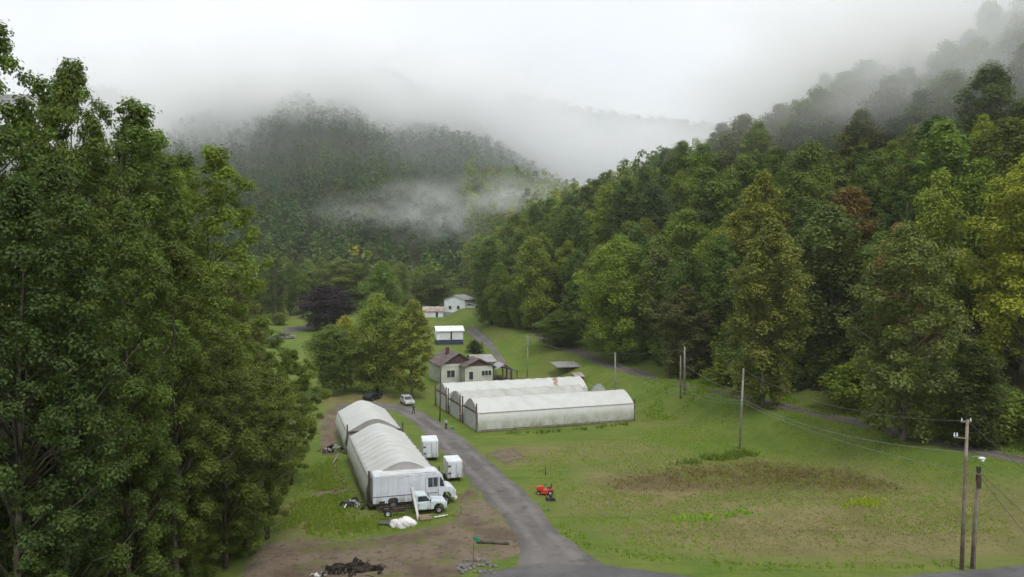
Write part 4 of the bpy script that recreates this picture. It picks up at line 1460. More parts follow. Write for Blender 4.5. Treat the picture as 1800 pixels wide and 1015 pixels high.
MB().box(.3, 6.1, .15, VW - .15, 3.255, 3.275).build('roof_skin', M['white_paint'], V_)

# cab pickup with bare chassis, in front of the van
pk = at(662, 909)
K = empty('pickup_truck', (pk.x, pk.y - .6, hz(pk.x, pk.y)), va - .02)
tag(K, 'pale blue-white pickup cab with bare rear chassis parked in front of the van', 'pickup')
PW = 1.9
MB().prism([(3.85, .5), (5.62, .5), (5.7, .8), (5.95, 1.02), (6.35, 1.02), (6.62, .8), (6.68, .5), (6.92, .52), (6.95, .95), (6.85, 1.16), (6.2, 1.26), (5.55, 1.30), (3.85, 1.24)], 0, PW).build('body', M['pickup_paint'], K, False, .05)
MB().prism([(3.85, 1.20), (5.6, 1.24), (5.02, 1.86), (4.85, 1.93), (4.0, 1.93), (3.88, 1.84)], .1, PW - .1).build('cab', M['pickup_paint'], K, False, .05)
MB().prism([(4.08, 1.30), (5.30, 1.32), (4.92, 1.80), (4.12, 1.82)], .085, .104).build('side_window', M['glass'], K)
MB().add([(5.56, .22, 1.32), (5.56, PW - .22, 1.32), (5.06, PW - .22, 1.85), (5.06, .22, 1.85), (5.52, .22, 1.30), (5.52, PW - .22, 1.30), (5.02, PW - .22, 1.83), (5.02, .22, 1.83)], [(0, 1, 2, 3), (7, 6, 5, 4), (0, 3, 7, 4), (1, 5, 6, 2), (0, 4, 5, 1), (3, 2, 6, 7)]).build('windshield', M['glass'], K)
MB().prism([(3.95, .55), (5.3, .55), (5.3, .565), (3.95, .565)], -.01, .004).build('door_seam', M['dark_metal'], K)
MB().box(5.30, 5.32, -.01, .004, .56, 1.24).build('door_seam', M['dark_metal'], K)
MB().box(4.05, 4.3, -.03, .004, 1.0, 1.05).build('door_handle', M['steel'], K)
MB().box(4.55, 4.8, -.012, .003, .78, .98).build('door_emblem', M['trim_white'], K)
MB().box(6.86, 7.02, .02, PW - .02, .42, .62).build('bumper', M['steel'], K, False, .03)
for yy in (.3, PW - .3):
    MB().tube([(6.9, yy, .92), (6.98, yy, .92)], .11, 12).build('headlight', M['lamp_lens'], K)
MB().box(6.88, 6.97, .5, PW - .5, .78, 1.04).build('grille', M['dark_metal'], K)
MB().box(5.28, 5.34, -.16, .0, 1.3, 1.5).build('mirror', M['black_plastic'], K)
for yy in (.45, PW - .55):
    MB().box(.2, 3.84, yy, yy + .1, .55, .72).build('chassis_rail', M['dark_metal'], K)
for x in (.3, 1.3, 2.3, 3.2):
    MB().box(x, x + .1, .56, PW - .56, .58, .7).build('cross_member', M['dark_metal'], K)
MB().box(1.6, 2.9, .15, .44, .45, .85).build('fuel_tank', M['dark_metal'], K, False, .04)
for (x, y) in ((6.15, .1), (6.15, PW - .1)):
    wheel(K, (x, y, .37), .37, .24)
for (x, y) in ((1.2, .1), (1.2, PW - .1)):
    wheel(K, (x, y, .37), .37, .24, 'white_paint')

# raised tailgate panel leaning by the cab
lg = at(735, 913)
L_ = empty('leaning_board', (lg.x, lg.y, hz(lg.x, lg.y)), va)
tag(L_, 'narrow white board standing upright against the pickup cab', 'board')
MB().add([(-.10, -.1, 0), (.14, -.1, 0), (-.34, .55, 2.9), (-.56, .55, 2.9), (-.10, -.04, 0), (.14, -.04, 0), (-.34, .61, 2.9), (-.56, .61, 2.9)], [(0, 1, 2, 3), (7, 6, 5, 4), (0, 4, 5, 1), (1, 5, 6, 2), (2, 6, 7, 3), (3, 7, 4, 0)]).build('plank', M['trim_white'], L_)
MB().bar((-.36, .62, 1.2), (-.62, .66, 2.88), .12, .05).build('backing_strip', M['wood_dark'], L_)
bx = at(737, 915)
B_ = empty('wooden_tray', (bx.x + .1, bx.y - .25, hz(bx.x, bx.y)), va)
tag(B_, 'low rusty wooden tray on the grass below the white board', 'tray')
MB().box(0, 1.15, 0, .7, .06, .12).build('bottom', M['wood_dark'], B_)
for (a, b) in (((0, 0), (1.15, 0)), ((0, .7), (1.15, .7)), ((0, 0), (0, .7)), ((1.15, 0), (1.15, .7))):
    MB().bar((*a, .22), (*b, .22), .06, .26).build('side', mat('tan_wood', (.35, .27, .2), None, 3, .8, .2), B_)


# two box trailers beside the drive
def trailer(px, py, w_, l_, h_, rz, label, seed):
    g = at(px, py)
    T = empty('box_trailer', (g.x, g.y, hz(g.x, g.y)), rz)
    tag(T, label, 'trailer', 'white box trailers beside the drive')
    MB().box(-w_ / 2, w_ / 2, 0, l_, .42, .42 + h_).build('body', M['white_paint'], T, False, .05)
    MB().box(-w_ / 2 + .04, w_ / 2 - .04, .04, l_ - .04, .42 + h_ + .002, .42 + h_ + .04).build('roof', M['roof_white'], T)
    MB().box(-w_ / 2 + .1, w_ / 2 - .1, .1, l_ - .1, .3, .44).build('chassis', M['dark_metal'], T)
    d = MB().box(-w_ / 2 + .14, w_ / 2 - .14, -.05, -.002, .5, .3 + h_).build('rear_door', M['van_paint'], T)
    for z in (.9, 1.7):
        MB().box(-w_ / 2 + .1, -w_ / 2 + .42, -.09, -.052, z, z + .16).build('hinge', M['dark_metal'], d)
    MB().box(.1, .14, -.10, -.052, .6, .2 + h_).build('lock_bar', M['steel'], d)
    for sx in (-1, 1):
        MB().box(sx * w_ / 2 - .06, sx * w_ / 2 + .06, -.03, .0, .45, .4 + h_).build('corner_post', M['steel'], T)
        o = MB().disc_wheel((0, 0, 0), .33, .2, 16).build('wheel', M['tyre'], T, True)
        o.location = (sx * (w_ / 2 + .05), l_ * .55, .33); o.rotation_euler = (0, 0, math.pi / 2)
        MB().box(min(sx * (w_ / 2 - .02), sx * (w_ / 2 + .2)), max(sx * (w_ / 2 - .02), sx * (w_ / 2 + .2)), l_ * .55 - .5, l_ * .55 + .5, .68, .74).build('mudguard', M['steel'], T)
        MB().tube([(sx * (w_ / 2 - .2), -.05, .40), (sx * (w_ / 2 - .2), -.09, .40)], .06, 8).build('tail_light', M['red_paint'], T)
    MB().bar((-.5, l_, .38), (0, l_ + 1.2, .38), .08).bar((.5, l_, .38), (0, l_ + 1.2, .38), .08).build('hitch', M['dark_metal'], T)


trailer(757, 811, 2.0, 3.4, 2.05, math.radians(10), 'white box trailer nearer the greenhouses, farther along the drive', 1)
trailer(800, 847, 1.75, 2.9, 1.85, math.radians(14), 'white box trailer with a panelled rear door, closest behind the van nose', 2)


# parked cars
def car(px, py, z, rz, paint, label, suv=False, d=None):
    g = at(px, py, z) if d is None else atd(px, py, d)
    c = empty('parked_car', (g.x, g.y, hz(g.x, g.y)), rz)
    tag(c, label, 'car', 'cars parked about the farm')
    MB().prism([(-2.1, .35), (2.1, .35), (2.15, .7), (1.95, .86), (.9, .95), (-1.9, .98), (-2.15, .8)], -.85, .85).build('body', paint, c, False, .05)
    roof = [(-1.75, .95), (1.0, .95), (.25, 1.45), (-1.2 if not suv else -1.7, 1.48)]
    MB().prism(roof, -.72, .72).build('cabin', paint, c, False, .05)
    for sg in (-1, 1):
        MB().prism([(-1.45, 1.0), (.75, 1.0), (.18, 1.38), (-1.15, 1.40)], sg * .735 - .01, sg * .735 + .01).build('side_window', M['glass'], c)
        for x in (-1.3, 1.35):
            wheel(c, (x, sg * .78, .32), .32, .2)
        MB().box(2.08, 2.17, sg * .6 - .15, sg * .6 + .15, .62, .76).build('headlight', M['lamp_lens'], c)
    MB().add([(.98, -.62, 1.0), (.98, .62, 1.0), (.30, .62, 1.43), (.30, -.62, 1.43)], [(0, 1, 2, 3)]).build('windshield', M['glass'], c)
    return c


car(655, 703, 0, 1.2, mat('black_paint', (.02, .02, .022), None, 1, .3, .5), 'dark car under the clump of trees left of the drive')
car(716, 711, 0, -1.2, mat('dull_white_paint', (.46, .46, .45), (.36, .36, .35), 1, .4, .4), 'white car at the far end of the gravel drive', True)
car(432, 700, 0, .2, M['white_paint'], 'white car half hidden behind the creek trees')
car(505, 612, 1.6, .4, M['rubble'], 'small grey car on the far road beyond the creek')


# ------------------------------------------------------------------ poles and wires
def pole(px, py, ptop, label, z=None, d=None, lean=0.0, r=.15, m='pole', arms=(), group='wooden utility poles'):
    g = at(px, py, 0) if d is None else atd(px, py, d)
    zb = hz(g.x, g.y)
    top = atd(px, ptop, g.y).z - zb
    t = empty('utility_pole', (g.x, g.y, zb))
    tag(t, label, 'pole', group)
    MB().tube([(0, 0, -.4), (lean * .5, 0, top * .5), (lean, 0, top)], [r * 1.1, r * .95, r * .75], 10).build('shaft', M[m], t, True)
    return t, Vector((g.x + lean, g.y, zb + top)), top


PA, pa, ha = pole(1690, 1003, 738, 'tall wooden pole with street lamp at the lower right', lean=.30)
MB().tube([(.26, -.1, ha * .735), (.55, -.35, ha * .76), (.95, -.55, ha * .765)], .035, 6).build('lamp_arm', M['steel'], PA)
lh = MB().lump((1.12, -.62, ha * .755), (.30, .2, .13), 3, .05, 12, 6).build('lamp_head', M['white_paint'], PA, True)
MB().tube([(1.15, -.64, ha * .755 - .26), (1.15, -.64, ha * .755 - .08)], [.10, .16], 10).build('lamp_lens', M['lamp_lens'], lh, True)
MB().bar((-.75, 0, ha * .885), (.3, 0, ha * .875), .08, .10).build('bracket', M['wood_grey'], PA)
for x in (-.72, -.5):
    MB().tube([(x, 0, ha * .89), (x, 0, ha * .89 + .28)], [.07, .045], 8).build('insulator', M['lamp_lens'], PA)
MB().bar((-.25, 0, ha - .15), (.65, 0, ha - .15), .09, .11).build('crossarm', M['wood_grey'], PA)
for x in (-.15, .55):
    MB().tube([(x, 0, ha - .08), (x, 0, ha + .12)], [.06, .04], 8).build('insulator', M['lamp_lens'], PA)
PB, pb, hb_ = pole(1709, 1001, 822, 'shorter leaning pole beside the street-lamp pole', lean=.38, r=.17)
MB().box(.2, .5, -.22, .05, hb_ * .80, hb_ * .93).build('junction_box', M['dark_metal'], PB)
MB().box(.22, .48, -.20, .03, hb_ * .955, hb_ * 1.01).build('pole_cap', M['dark_metal'], PB)
MB().tube([(.05, -.16, .3), (.28, -.16, hb_ * .78)], .03, 6).build('conduit', M['steel'], PB)
PC, pc, hc = pole(1300, 788, 648, 'grey utility pole standing alone in the field before the yellowing sycamore', lean=.45, m='pole_grey')
MB().box(.1, .34, -.25, -.08, hc * .54, hc * .62).build('junction_box', M['steel'], PC)
PD, pd, hd = pole(1083, 690, 620, 'pale pole beyond the right ends of the greenhouses', d=139, lean=-.2, m='pole_grey')
PE, pe, he = pole(927, 650, 590, 'pole with transformer beside the farmhouse porch', d=164, lean=.05, m='pole_grey')
MB().tube([(.25, -.3, he * .80), (.25, -.3, he * .92)], .22, 12).build('transformer', M['steel'], PE)
MB().bar((-.6, 0, he - .3), (.6, 0, he - .3), .1, .1).build('crossarm', M['wood_grey'], PE)
PF, pf, hf = pole(773, 741, 632, 'dark slim pole at the front corner of the rear greenhouse', lean=.25, r=.11, m='wood_dark')
PG, pg, hg = pole(1203, 704, 610, 'right pole of the close pair on the grass bank', d=133, m='pole_grey', r=.17)
PG2, pg2, _ = pole(1196, 704, 625, 'left pole of the close pair on the grass bank', d=132.5, m='wood_grey', r=.15)
PH, phh, _ = pole(446, 566, 536, 'small distant pole at the edge of the valley woods', d=285, m='pole_grey', r=.2)


def wire(a, b, sag, label, r=.022, m='wire'):
    a = Vector(a); b = Vector(b)
    pts = [a.lerp(b, i / 16) - Vector((0, 0, sag * 4 * (i / 16) * (1 - i / 16))) for i in range(17)]
    o = MB().tube([p - a for p in pts], r, 5).build('overhead_wire', M[m], None, True)
    o.location = a
    tag(o, label, 'wire', 'overhead wires')


dn = lambda v, k: v - Vector((0, 0, k))
wire(dn(pa, .1), dn(pc, .2), 1.6, 'upper overhead wire from the lamp pole to the field pole', .022)
wire(dn(pa, 2.6), dn(pc, 4.2), 1.2, 'middle overhead wire from the lamp pole to the field pole', .024, 'wire_pale')
wire(dn(pb, .5), dn(pc, 4.6), .9, 'lowest overhead wire from the short pole to the field pole', .024, 'wire_pale')
wire(dn(pc, 3.2), dn(pg, 3.0), .6, 'overhead wire from the field pole to the pair of poles', .022, 'wire_pale')
wire(dn(pc, 4.3), dn(pd, 1.6), 1.4, 'upper wire from the field pole to the pale pole', .022, 'wire_pale')
wire(dn(pc, 4.7), dn(pd, 2.6), 1.4, 'lower wire from the field pole to the pale pole', .022, 'wire_pale')
wire(dn(pg, .5), dn(pe, 1.0), 1.5, 'wire from the pair of poles to the transformer pole')
wire(dn(pd, .1), dn(pe, .4), 1.2, 'wire from the pale pole to the transformer pole')
wire(dn(pf, .2), (ho.x + 2, ho.y, hz(ho.x, ho.y) + 4.2), .4, 'service wire from the dark slim pole to the farmhouse', .018)
wire(dn(pa, .1), (pa.x + 13, pa.y + 6, 3.2), .3, 'guy wire running down right from the lamp pole top')
wire(dn(pb, .3), (pb.x + 9.5, pb.y + 3, .2), .1, 'guy wire running down right from the short pole')
wire(dn(pb, .6), (pb.x + 6.8, pb.y + 2, .2), .1, 'inner guy wire of the short pole')

# ------------------------------------------------------------------ people
def person(px, py, label, h=1.75, shirt='shirt_pale', rz=0.0, walk=.12):
    g = at(px, py)
    k = h / 1.75
    J = {'pel': (0, 0, .95), 'chest': (0, -.02, 1.28), 'neck': (0, -.01, 1.47), 'h0': (0, -.02, 1.56), 'h1': (0, -.02, 1.70),
         'shl': (-.17, 0, 1.42), 'ell': (-.24, .03, 1.14), 'wrl': (-.24, -.08, .92), 'hal': (-.23, -.12, .84),
         'shr': (.17, 0, 1.42), 'elr': (.24, .03, 1.14), 'wrr': (.23, -.10, .92), 'har': (.22, -.14, .84),
         'hil': (-.10, 0, .90), 'knl': (-.11, -walk, .50), 'anl': (-.11, -walk * .6, .09), 'tol': (-.12, -walk * .6 - .16, .04),
         'hir': (.10, 0, .90), 'knr': (.11, walk * .3, .50), 'anr': (.11, walk * 1.3, .09), 'tor': (.12, walk * 1.3 - .15, .04)}
    Rr = {'pel': (.15, .11), 'chest': (.17, .12), 'neck': (.055, .055), 'h0': (.075, .09), 'h1': (.075, .09), 'shl': (.07, .07), 'shr': (.07, .07), 'ell': (.05, .05), 'elr': (.05, .05), 'wrl': (.035, .035), 'wrr': (.035, .035), 'hal': (.04, .025), 'har': (.04, .025),
          'hil': (.10, .10), 'hir': (.10, .10), 'knl': (.07, .07), 'knr': (.07, .07), 'anl': (.05, .05), 'anr': (.05, .05), 'tol': (.045, .03), 'tor': (.045, .03)}
    E = [('pel', 'chest'), ('chest', 'neck'), ('neck', 'h0'), ('h0', 'h1'), ('chest', 'shl'), ('shl', 'ell'), ('ell', 'wrl'), ('wrl', 'hal'), ('chest', 'shr'), ('shr', 'elr'), ('elr', 'wrr'), ('wrr', 'har'),
         ('pel', 'hil'), ('hil', 'knl'), ('knl', 'anl'), ('anl', 'tol'), ('pel', 'hir'), ('hir', 'knr'), ('knr', 'anr'), ('anr', 'tor')]
    ks = list(J)
    me = bpy.data.meshes.new('body')
    me.from_pydata([tuple(c * k for c in J[q]) for q in ks], [(ks.index(a), ks.index(b)) for a, b in E], [])
    o = bpy.data.objects.new('body', me); COL.objects.link(o)
    sk = o.modifiers.new('skin', 'SKIN'); o.modifiers.new('sub', 'SUBSURF').levels = 1
    for i, q in enumerate(ks):
        me.skin_vertices[0].data[i].radius = (Rr[q][0] * k, Rr[q][1] * k)
        me.skin_vertices[0].data[i].use_root = (q == 'pel')
    bpy.context.view_layer.update()
    ev = o.evaluated_get(bpy.context.evaluated_depsgraph_get())
    m2 = bpy.data.meshes.new_from_object(ev)
    bpy.data.objects.remove(o)
    for mm in ('skin', shirt, 'trousers'): m2.materials.append(M[mm])
    for p in m2.polygons:
        z = p.center.z / k
        arm = abs(p.center.x) > .205 * k
        p.material_index = 2 if (z < .98 and not (arm and z > .78)) else (0 if z > 1.47 or (arm and z < 1.1) else 1)
        p.use_smooth = True
    T = empty('person', (g.x, g.y, hz(g.x, g.y)), rz)
    tag(T, label, 'person')
    b = link('body', m2, None, T)
    hr = MB().lump((0, .01 * k, 1.715 * k), (.088 * k, .10 * k, .085 * k), 4, .05, 12, 6, False).build('hair', M['hair'], T, True)
    f = MB()
    for sx in (-1, 1): f.box(sx * .03 - .012, sx * .03 + .012, -.118, -.105, 1.63 * k, 1.645 * k)
    f.build('eyes', M['hair'], b)
    MB().add([(-.012, -.105, 1.60 * k), (.012, -.105, 1.60 * k), (0, -.135, 1.585 * k), (0, -.105, 1.64 * k)], [(0, 1, 2), (0, 2, 3), (1, 3, 2)]).build('nose', M['skin'], b)
    return T


person(784, 756, 'person in pale top and dark trousers standing beside the gravel drive', 1.75, 'shirt_pale', .3)
person(727, 729, 'person in dark clothes walking at the far end of the drive', 1.72, 'shirt_dark', -.4, .18)
bk = at(796, 755)
bo = MB().tube([(0, 0, 0), (0, 0, .38)], [.16, .2], 14).build('bucket', M['teal'])
bo.location = (bk.x, bk.y, hz(bk.x, bk.y)); tag(bo, 'small teal bucket on the grass beside the person', 'bucket')
MB().tube([(-.2, 0, .36), (-.1, 0, .52), (.1, 0, .52), (.2, 0, .36)], .012, 5).build('handle', M['steel'], bo)

# ------------------------------------------------------------------ mower, posts, scrap
mg = at(960, 869)
Mw = empty('riding_mower', (mg.x, mg.y, hz(mg.x, mg.y)), math.radians(172))
tag(Mw, 'red riding mower parked on the grass by the drive', 'mower')
MB().prism([(.25, .42), (1.0, .42), (1.05, .62), (.95, .82), (.3, .88)], -.28, .28).build('hood', M['red_paint'], Mw, False, .05)
MB().prism([(-.75, .35), (.3, .35), (.3, .48), (-.3, .52), (-.75, .68)], -.42, .42).build('body', M['red_paint'], Mw, False, .04)
MB().box(-.25, .55, -.6, .6, .14, .34).build('mower_deck', M['red_paint'], Mw, False, .05)
s_ = MB().box(-.55, -.1, -.24, .24, .66, .78).build('seat', M['black_plastic'], Mw, False, .04)
MB().box(-.62, -.52, -.24, .24, .74, 1.15).build('backrest', M['black_plastic'], s_, False, .04)
MB().tube([(.25, 0, .85), (.08, 0, 1.08)], .02, 6).build('steering_column', M['dark_metal'], Mw)
MB().tube([(.08 + .16 * math.cos(a) * .5, .16 * math.sin(a), 1.08 + .1 * math.cos(a)) for a in np.linspace(0, 6.283, 13)], .015, 5).build('steering_wheel', M['black_plastic'], Mw)
for (x, y, r) in ((.8, .34, .19), (.8, -.34, .19), (-.5, .42, .26), (-.5, -.42, .26)):
    wheel(Mw, (x, y, r), r, .2, 'white_paint')
pg_ = at(968, 880)
Pm = empty('push_mower', (pg_.x, pg_.y, hz(pg_.x, pg_.y)), math.radians(20))
tag(Pm, 'dark push mower just in front of the red riding mower', 'mower')
MB().prism([(-.4, .12), (.4, .12), (.4, .26), (.2, .34), (-.25, .34), (-.4, .26)], -.3, .3).build('deck', M['black_plastic'], Pm, False, .03)
MB().tube([(0, 0, .34), (0, 0, .52)], [.17, .14], 12).build('engine', M['dark_metal'], Pm)
for (x, y) in ((.32, .34), (.32, -.34), (-.32, .34), (-.32, -.34)): wheel(Pm, (x, y, .12), .12, .07)
MB().tube([(-.35, .24, .25), (-1.0, .24, .98), (-1.0, -.24, .98), (-.35, -.24, .25)], .016, 6).build('handle', M['dark_metal'], Pm)
sp_ = at(959, 836)
o = MB().tube([(0, 0, -.2), (.02, 0, .95)], [.075, .06], 8).build('short_post', M['wood_dark'], None, True)
o.location = (sp_.x, sp_.y, hz(sp_.x, sp_.y)); tag(o, 'short dark post in the grass behind the red mower', 'post')

for i, (px, py, hh) in enumerate(((1462, 742, 1.0), (1500, 752, .8), (1524, 759, .8), (1566, 768, .8))):
    g = at(px, py, 3.0)
    o = MB().tube([(0, 0, -.2), (.02, 0, hh)], .05, 6).build('marker_post', M['pole_grey' if i == 0 else 'wood_grey'], None, True)
    o.location = (g.x, g.y, hz(g.x, g.y))
    tag(o, ['pale marker post at the left of the row along the hill road', 'second thin post from the left along the hill road', 'third thin post from the left along the hill road', 'thin post nearest the big olive sycamore along the hill road'][i], 'post', 'small posts along the hill road')

fg = at(832, 994)
Fg = empty('flag_stake', (fg.x, fg.y, hz(fg.x, fg.y)))
tag(Fg, 'thin stake with small green flag at the edge of the dirt', 'flag')
MB().tube([(0, 0, -.1), (.06, 0, 2.35)], .022, 6).build('stake', M['dark_metal'], Fg)
vs, fs = [], []
for i in range(6):
    for j in range(3):
        vs.append((.06 + i * .09, .05 * math.sin(i * 1.4), 2.32 - j * .16 - .02 * i + .03 * math.sin(i * 2 + j)))
for i in range(5):
    for j in range(2): fs.append((i * 3 + j, i * 3 + j + 1, i * 3 + j + 4, i * 3 + j + 3))
MB().add(vs, fs).build('flag_cloth', M['flag'], Fg, True)

lg_ = (at(838, 955), at(895, 958))
o = MB().tube([(0, 0, .12), tuple((lg_[1] - lg_[0]) * .5 + Vector((0, .1, .14))), tuple(lg_[1] - lg_[0] + Vector((0, 0, .1)))], [.16, .17, .13], 9).build('fallen_log', M['bark'], None, True)
o.location = lg_[0]; tag(o, 'brown log lying beside the drive near the green flag', 'log')


def debris(px, py, spread, n, label, name='scrap_pile', seed=0, mats=('rubble', 'dark_metal', 'trim_white', 'steel'), size=(.2, .8), hgt=.7):
    """a heap of scrap: bent sheets, tyres and boards, each its own piece"""
    R = np.random.default_rng(seed)
    g = at(px, py)
    t = empty(name, (g.x, g.y, hz(g.x, g.y)))
    tag(t, label, 'scrap pile')
    for i in range(n):
        x, y = R.normal(0, spread * .45), R.normal(0, spread * .3)
        z = max(.06, hgt * (1 - (x / spread) ** 2) * R.uniform(0, 1))
        l = R.uniform(*size)
        mm = M[mats[int(R.integers(0, len(mats)))]]
        kind = i % 4
        if kind == 0:
            o = MB().disc_wheel((0, 0, 0), l * .5, .2, 14).build('tyre', M['tyre'], t, True)
        elif kind == 1:
            o = MB().box(-l, l, -.06, .06, -.02, .02).build('board', mm, t)
        elif kind == 2:
            o = MB().lump((0, 0, 0), (l * .6, l * .45, l * .3), seed + i, .5, 9, 5).build('scrap_piece', mm, t)
        else:
            o = MB().tube([(-l, 0, 0), (0, .05, .08), (l, 0, 0)], .03, 6).build('pipe', mm, t)
        o.location = (x, y, z)
        o.rotation_euler = tuple(R.uniform(-1.0, 1.0, 3) * np.array([.8, .6, 3]))
    return t


debris(620, 890, 1.3, 26, 'heap of scrap and tyres at the left rear of the white van', seed=3)
debris(586, 794, 1.6, 26, 'heap of grey scrap against the left side of the far greenhouse', seed=4, hgt=.9)
bp = debris(622, 1000, 2.6, 30, 'blackened burnt branches heaped on the bare dirt', 'burn_pile', 5, ('char', 'char', 'bark'), (.25, .7), .25)
for k, (x, y, r, hh) in enumerate(((0, 0, 1.3, .45), (-1.4, .3, .9, .32), (1.5, -.1, .8, .3), (.6, .6, .9, .35))):
    MB().lump((x, y, 0), (r, r * .6, hh), 60 + k, .6, 16, 6, False).build('ash_heap', M['char'], bp)
debris(556, 1012, .9, 8, 'white scraps at the very bottom of the dirt patch', 'scrap_pile', 6, ('tarp_white', 'trim_white'), (.2, .5), .2)
o = MB()
g = at(716, 925)
for k, (x, y, r) in enumerate(((0, 0, .8), (-.75, -.1, .55), (.7, .1, .45))):
    o.lump((x, y, .2), (r, r * .8, r * .75), 20 + k, .45, 18, 10)
tp = o.build('tarp_heap', M['tarp_white'], None, False)
tp.location = (g.x - .35, g.y, hz(g.x, g.y)); tag(tp, 'crumpled white plastic sheet heaped in front of the pickup', 'tarp')
o = MB(); vs, fs = [], []
for i in range(11):
    for j in range(6):
        vs.append((i * .26, j * .26, .05 + .22 * float(fbm(i * .6, j * .6, 9, 3))))
for i in range(10):
    for j in range(5): fs.append((i * 6 + j, (i + 1) * 6 + j, (i + 1) * 6 + j + 1, i * 6 + j + 1))
td = o.add(vs, fs).build('flat_tarp', M['tarp_dark'], None, False)
g = at(664, 925); td.location = (g.x, g.y, hz(g.x, g.y)); tag(td, 'dark tarp spread flat on the grass left of the white sheet', 'tarp')
for i, (px, py, l, a, lab) in enumerate(((775, 910, 1.4, .25, 'white plank on the grass before the pickup bumper'), (745, 913, .9, .1, 'short pale plank on the grass below the pickup door'), (590, 812, 2.2, 1.0, 'grey timber propped on the grass by the left greenhouse wall'))):
    g = at(px, py)
    o = MB().box(-l / 2, l / 2, -.11, .11, 0, .05).build('plank', M['trim_white' if i < 2 else 'wood_grey'], None)
    o.location = (g.x, g.y, hz(g.x, g.y) + (.12 if i < 2 else .5)); o.rotation_euler = (0, 0 if i < 2 else -.5, va + a); tag(o, lab, 'plank')

# stones at the road edge by the flag, as loose stuff
mb = MB()
for i in range(70):
    g = at(random.uniform(815, 880) - 10, random.uniform(985, 1010))
    r = random.uniform(.08, .24)
    mb.lump((g.x, g.y, hz(g.x, g.y) + r * .3), (r, r * random.uniform(.7, 1), r * .7), i, .5, 7, 4)
tag(mb.build('rubble_stones', M['rock']), 'grey rubble stones scattered by the junction near the flag', kind='stuff')

# ------------------------------------------------------------------ grass and weeds
def tufts(name, pts, hgt, wid, colors, label, blades=3, seed=0):
    R = np.random.default_rng(seed)
    P = np.repeat(np.array(pts), blades, 0)
    n = len(P)
    z = height(P[:, 0], P[:, 1])
    b = np.stack([P[:, 0] + R.normal(0, wid * .5, n), P[:, 1] + R.normal(0, wid * .5, n), z - .03], 1)
    h = hgt * R.uniform(.45, 1.25, n)
    a = R.uniform(0, 6.283, n)
    dx = np.stack([np.cos(a), np.sin(a), np.zeros(n)], 1) * (wid * R.uniform(.25, .5, n))[:, None]
    tip = b + np.stack([R.normal(0, .35, n) * h, R.normal(0, .35, n) * h, h], 1)
    V = np.stack([b - dx, b + dx, tip], 1).reshape(-1, 3)
    me = np_mesh(name, V, np.arange(n * 3).reshape(n, 3))
    aa = me.attributes.new('tint', 'FLOAT', 'FACE'); aa.data.foreach_set('value', R.uniform(0, 1, n).astype(np.float32))
    c = me.attributes.new('col', 'FLOAT_COLOR', 'FACE')
    cc = np.ones((n, 4), np.float32); cc[:, :3] = np.array(colors)[R.integers(0, len(colors), n)] * 2.1
    c.data.foreach_set('color', cc.ravel())
    o = link(name, me, M['grass'])
    tag(o, label, kind='stuff')


def scatter(poly, n, seed, thr=0.0, sc=.2, edge=3.0):
    R = np.random.default_rng(seed)
    P = np.array([tuple(at(*p))[:2] for p in poly])
    lo, hi = P.min(0), P.max(0)
    Q = R.uniform(lo, hi, (n * 3, 2))
    d = np.full(len(Q), 1e9)
    for a, b in zip(P, np.roll(P, -1, 0)):
        e = b - a
        t = np.clip(((Q - a) @ e) / (e @ e), 0, 1)
        d = np.minimum(d, np.hypot(*(Q - a - t[:, None] * e).T))
    ok = inpoly(Q[:, 0], Q[:, 1], P) & (R.uniform(0, 1, len(Q)) < np.clip(d / edge, .08, 1)) & (fbm(Q[:, 0] * sc, Q[:, 1] * sc, seed) > thr)
    return Q[ok][:n]


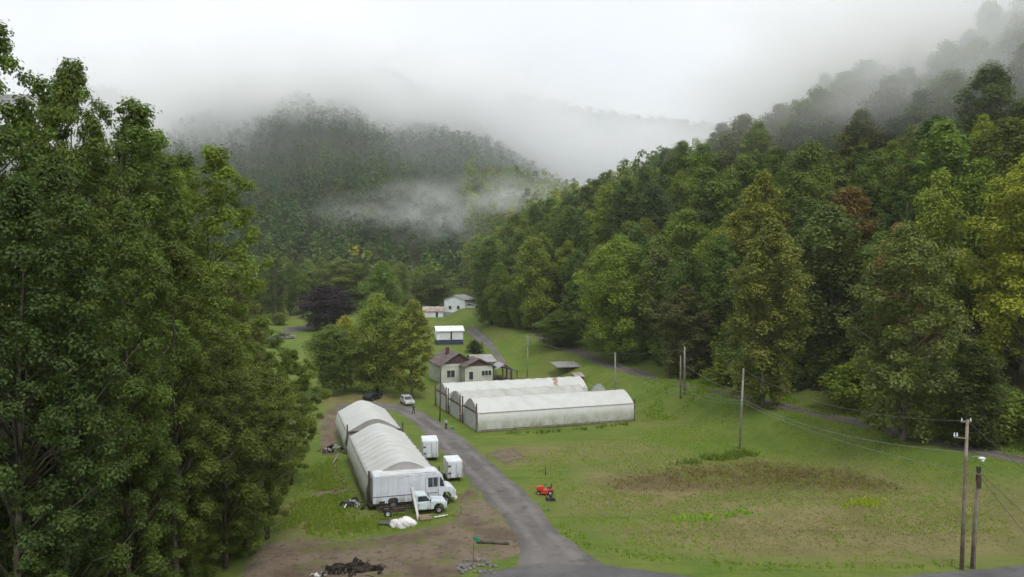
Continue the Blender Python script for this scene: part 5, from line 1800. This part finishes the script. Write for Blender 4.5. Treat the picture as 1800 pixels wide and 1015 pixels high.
FIELD = [(905, 800), (1120, 752), (1260, 730), (1450, 770), (1640, 820), (1800, 860), (1800, 985), (1560, 1010), (1250, 1008), (1060, 968), (985, 905), (900, 815)]
tufts('field_grass', scatter(FIELD, 22000, 1, .4, .12), .16, .14, [(.10, .15, .024), (.125, .15, .034), (.09, .135, .02)], 'short grass of the field beside the drive', 3, 1)
for k, p in enumerate(DRY[:2]):
    tufts('dry_grass', scatter(p, 4500, 3 + k, .25, .4, 8.0), .13, .14, [(.105, .096, .042), (.088, .084, .034), (.082, .088, .03)], ['yellowed dry grass in the upper part of the field', 'yellowed dry grass in the lower part of the field'][k], 3, 3 + k)
tufts('brown_weeds', scatter([(1060, 838), (1190, 818), (1330, 806), (1500, 822), (1620, 862), (1500, 866), (1330, 858), (1180, 862), (1070, 862)], 1800, 9, .40, .6, 6.0), .34, .16, [(.100, .076, .042), (.085, .064, .036), (.10, .095, .042)], 'patch of brown seeding weeds across the field', 4, 9)
tufts('bank_grass', scatter([(1120, 745), (1130, 690), (1210, 686), (1330, 718), (1500, 752), (1640, 790), (1800, 838), (1800, 862), (1640, 822), (1450, 772), (1260, 732)], 7000, 11, .42, .3), .34, .24, [(.10, .15, .02), (.08, .125, .018), (.12, .15, .025)], 'rough green grass on the bank below the hill road', 4, 11)
tufts('tall_weeds', scatter([(1170, 818), (1230, 800), (1330, 790), (1335, 800), (1240, 815)], 500, 12, .45, .4, 1.0), .7, .25, [(.06, .10, .018), (.08, .10, .022)], 'tall green weeds round the foot of the field pole', 5, 12)
tufts('wall_weeds', scatter([(850, 764), (960, 758), (1112, 744), (1114, 749), (960, 763), (850, 768)], 200, 13, .5, .5, .3), .7, .2, [(.05, .08, .018), (.07, .09, .02)], 'weeds along the foot of the nearest right-hand greenhouse', 5, 13)
tufts('yellow_flowers', scatter([(1455, 888), (1540, 876), (1570, 876), (1540, 892), (1465, 896)], 420, 14, .45, .5), .4, .28, [(.17, .185, .02), (.12, .16, .02)], 'strip of yellow-green flowering plants in the field', 5, 14)
tufts('bean_rows', scatter([(1160, 912), (1290, 898), (1400, 886), (1410, 894), (1290, 912), (1170, 924)], 520, 15, .5, .4), .4, .3, [(.12, .19, .02), (.09, .16, .02)], 'broken row of low green plants across the field', 5, 15)
tufts('yard_grass', scatter([(470, 935), (520, 850), (560, 800), (600, 805), (640, 905), (800, 905), (812, 880), (818, 905), (720, 930), (600, 948)], 9000, 16, .35), .3, .2, [(.085, .13, .02), (.11, .13, .03)], 'rough grass round the van and left greenhouses', 3, 16)
tufts('verge_grass', scatter([(1000, 955), (1060, 975), (1250, 1005), (1560, 1008), (1690, 1000), (1690, 985), (1500, 990), (1250, 985), (1050, 955), (960, 890), (940, 880)], 4000, 17, .4), .26, .2, [(.075, .125, .018), (.10, .14, .022)], 'green verge between the field and the paved road', 4, 17)
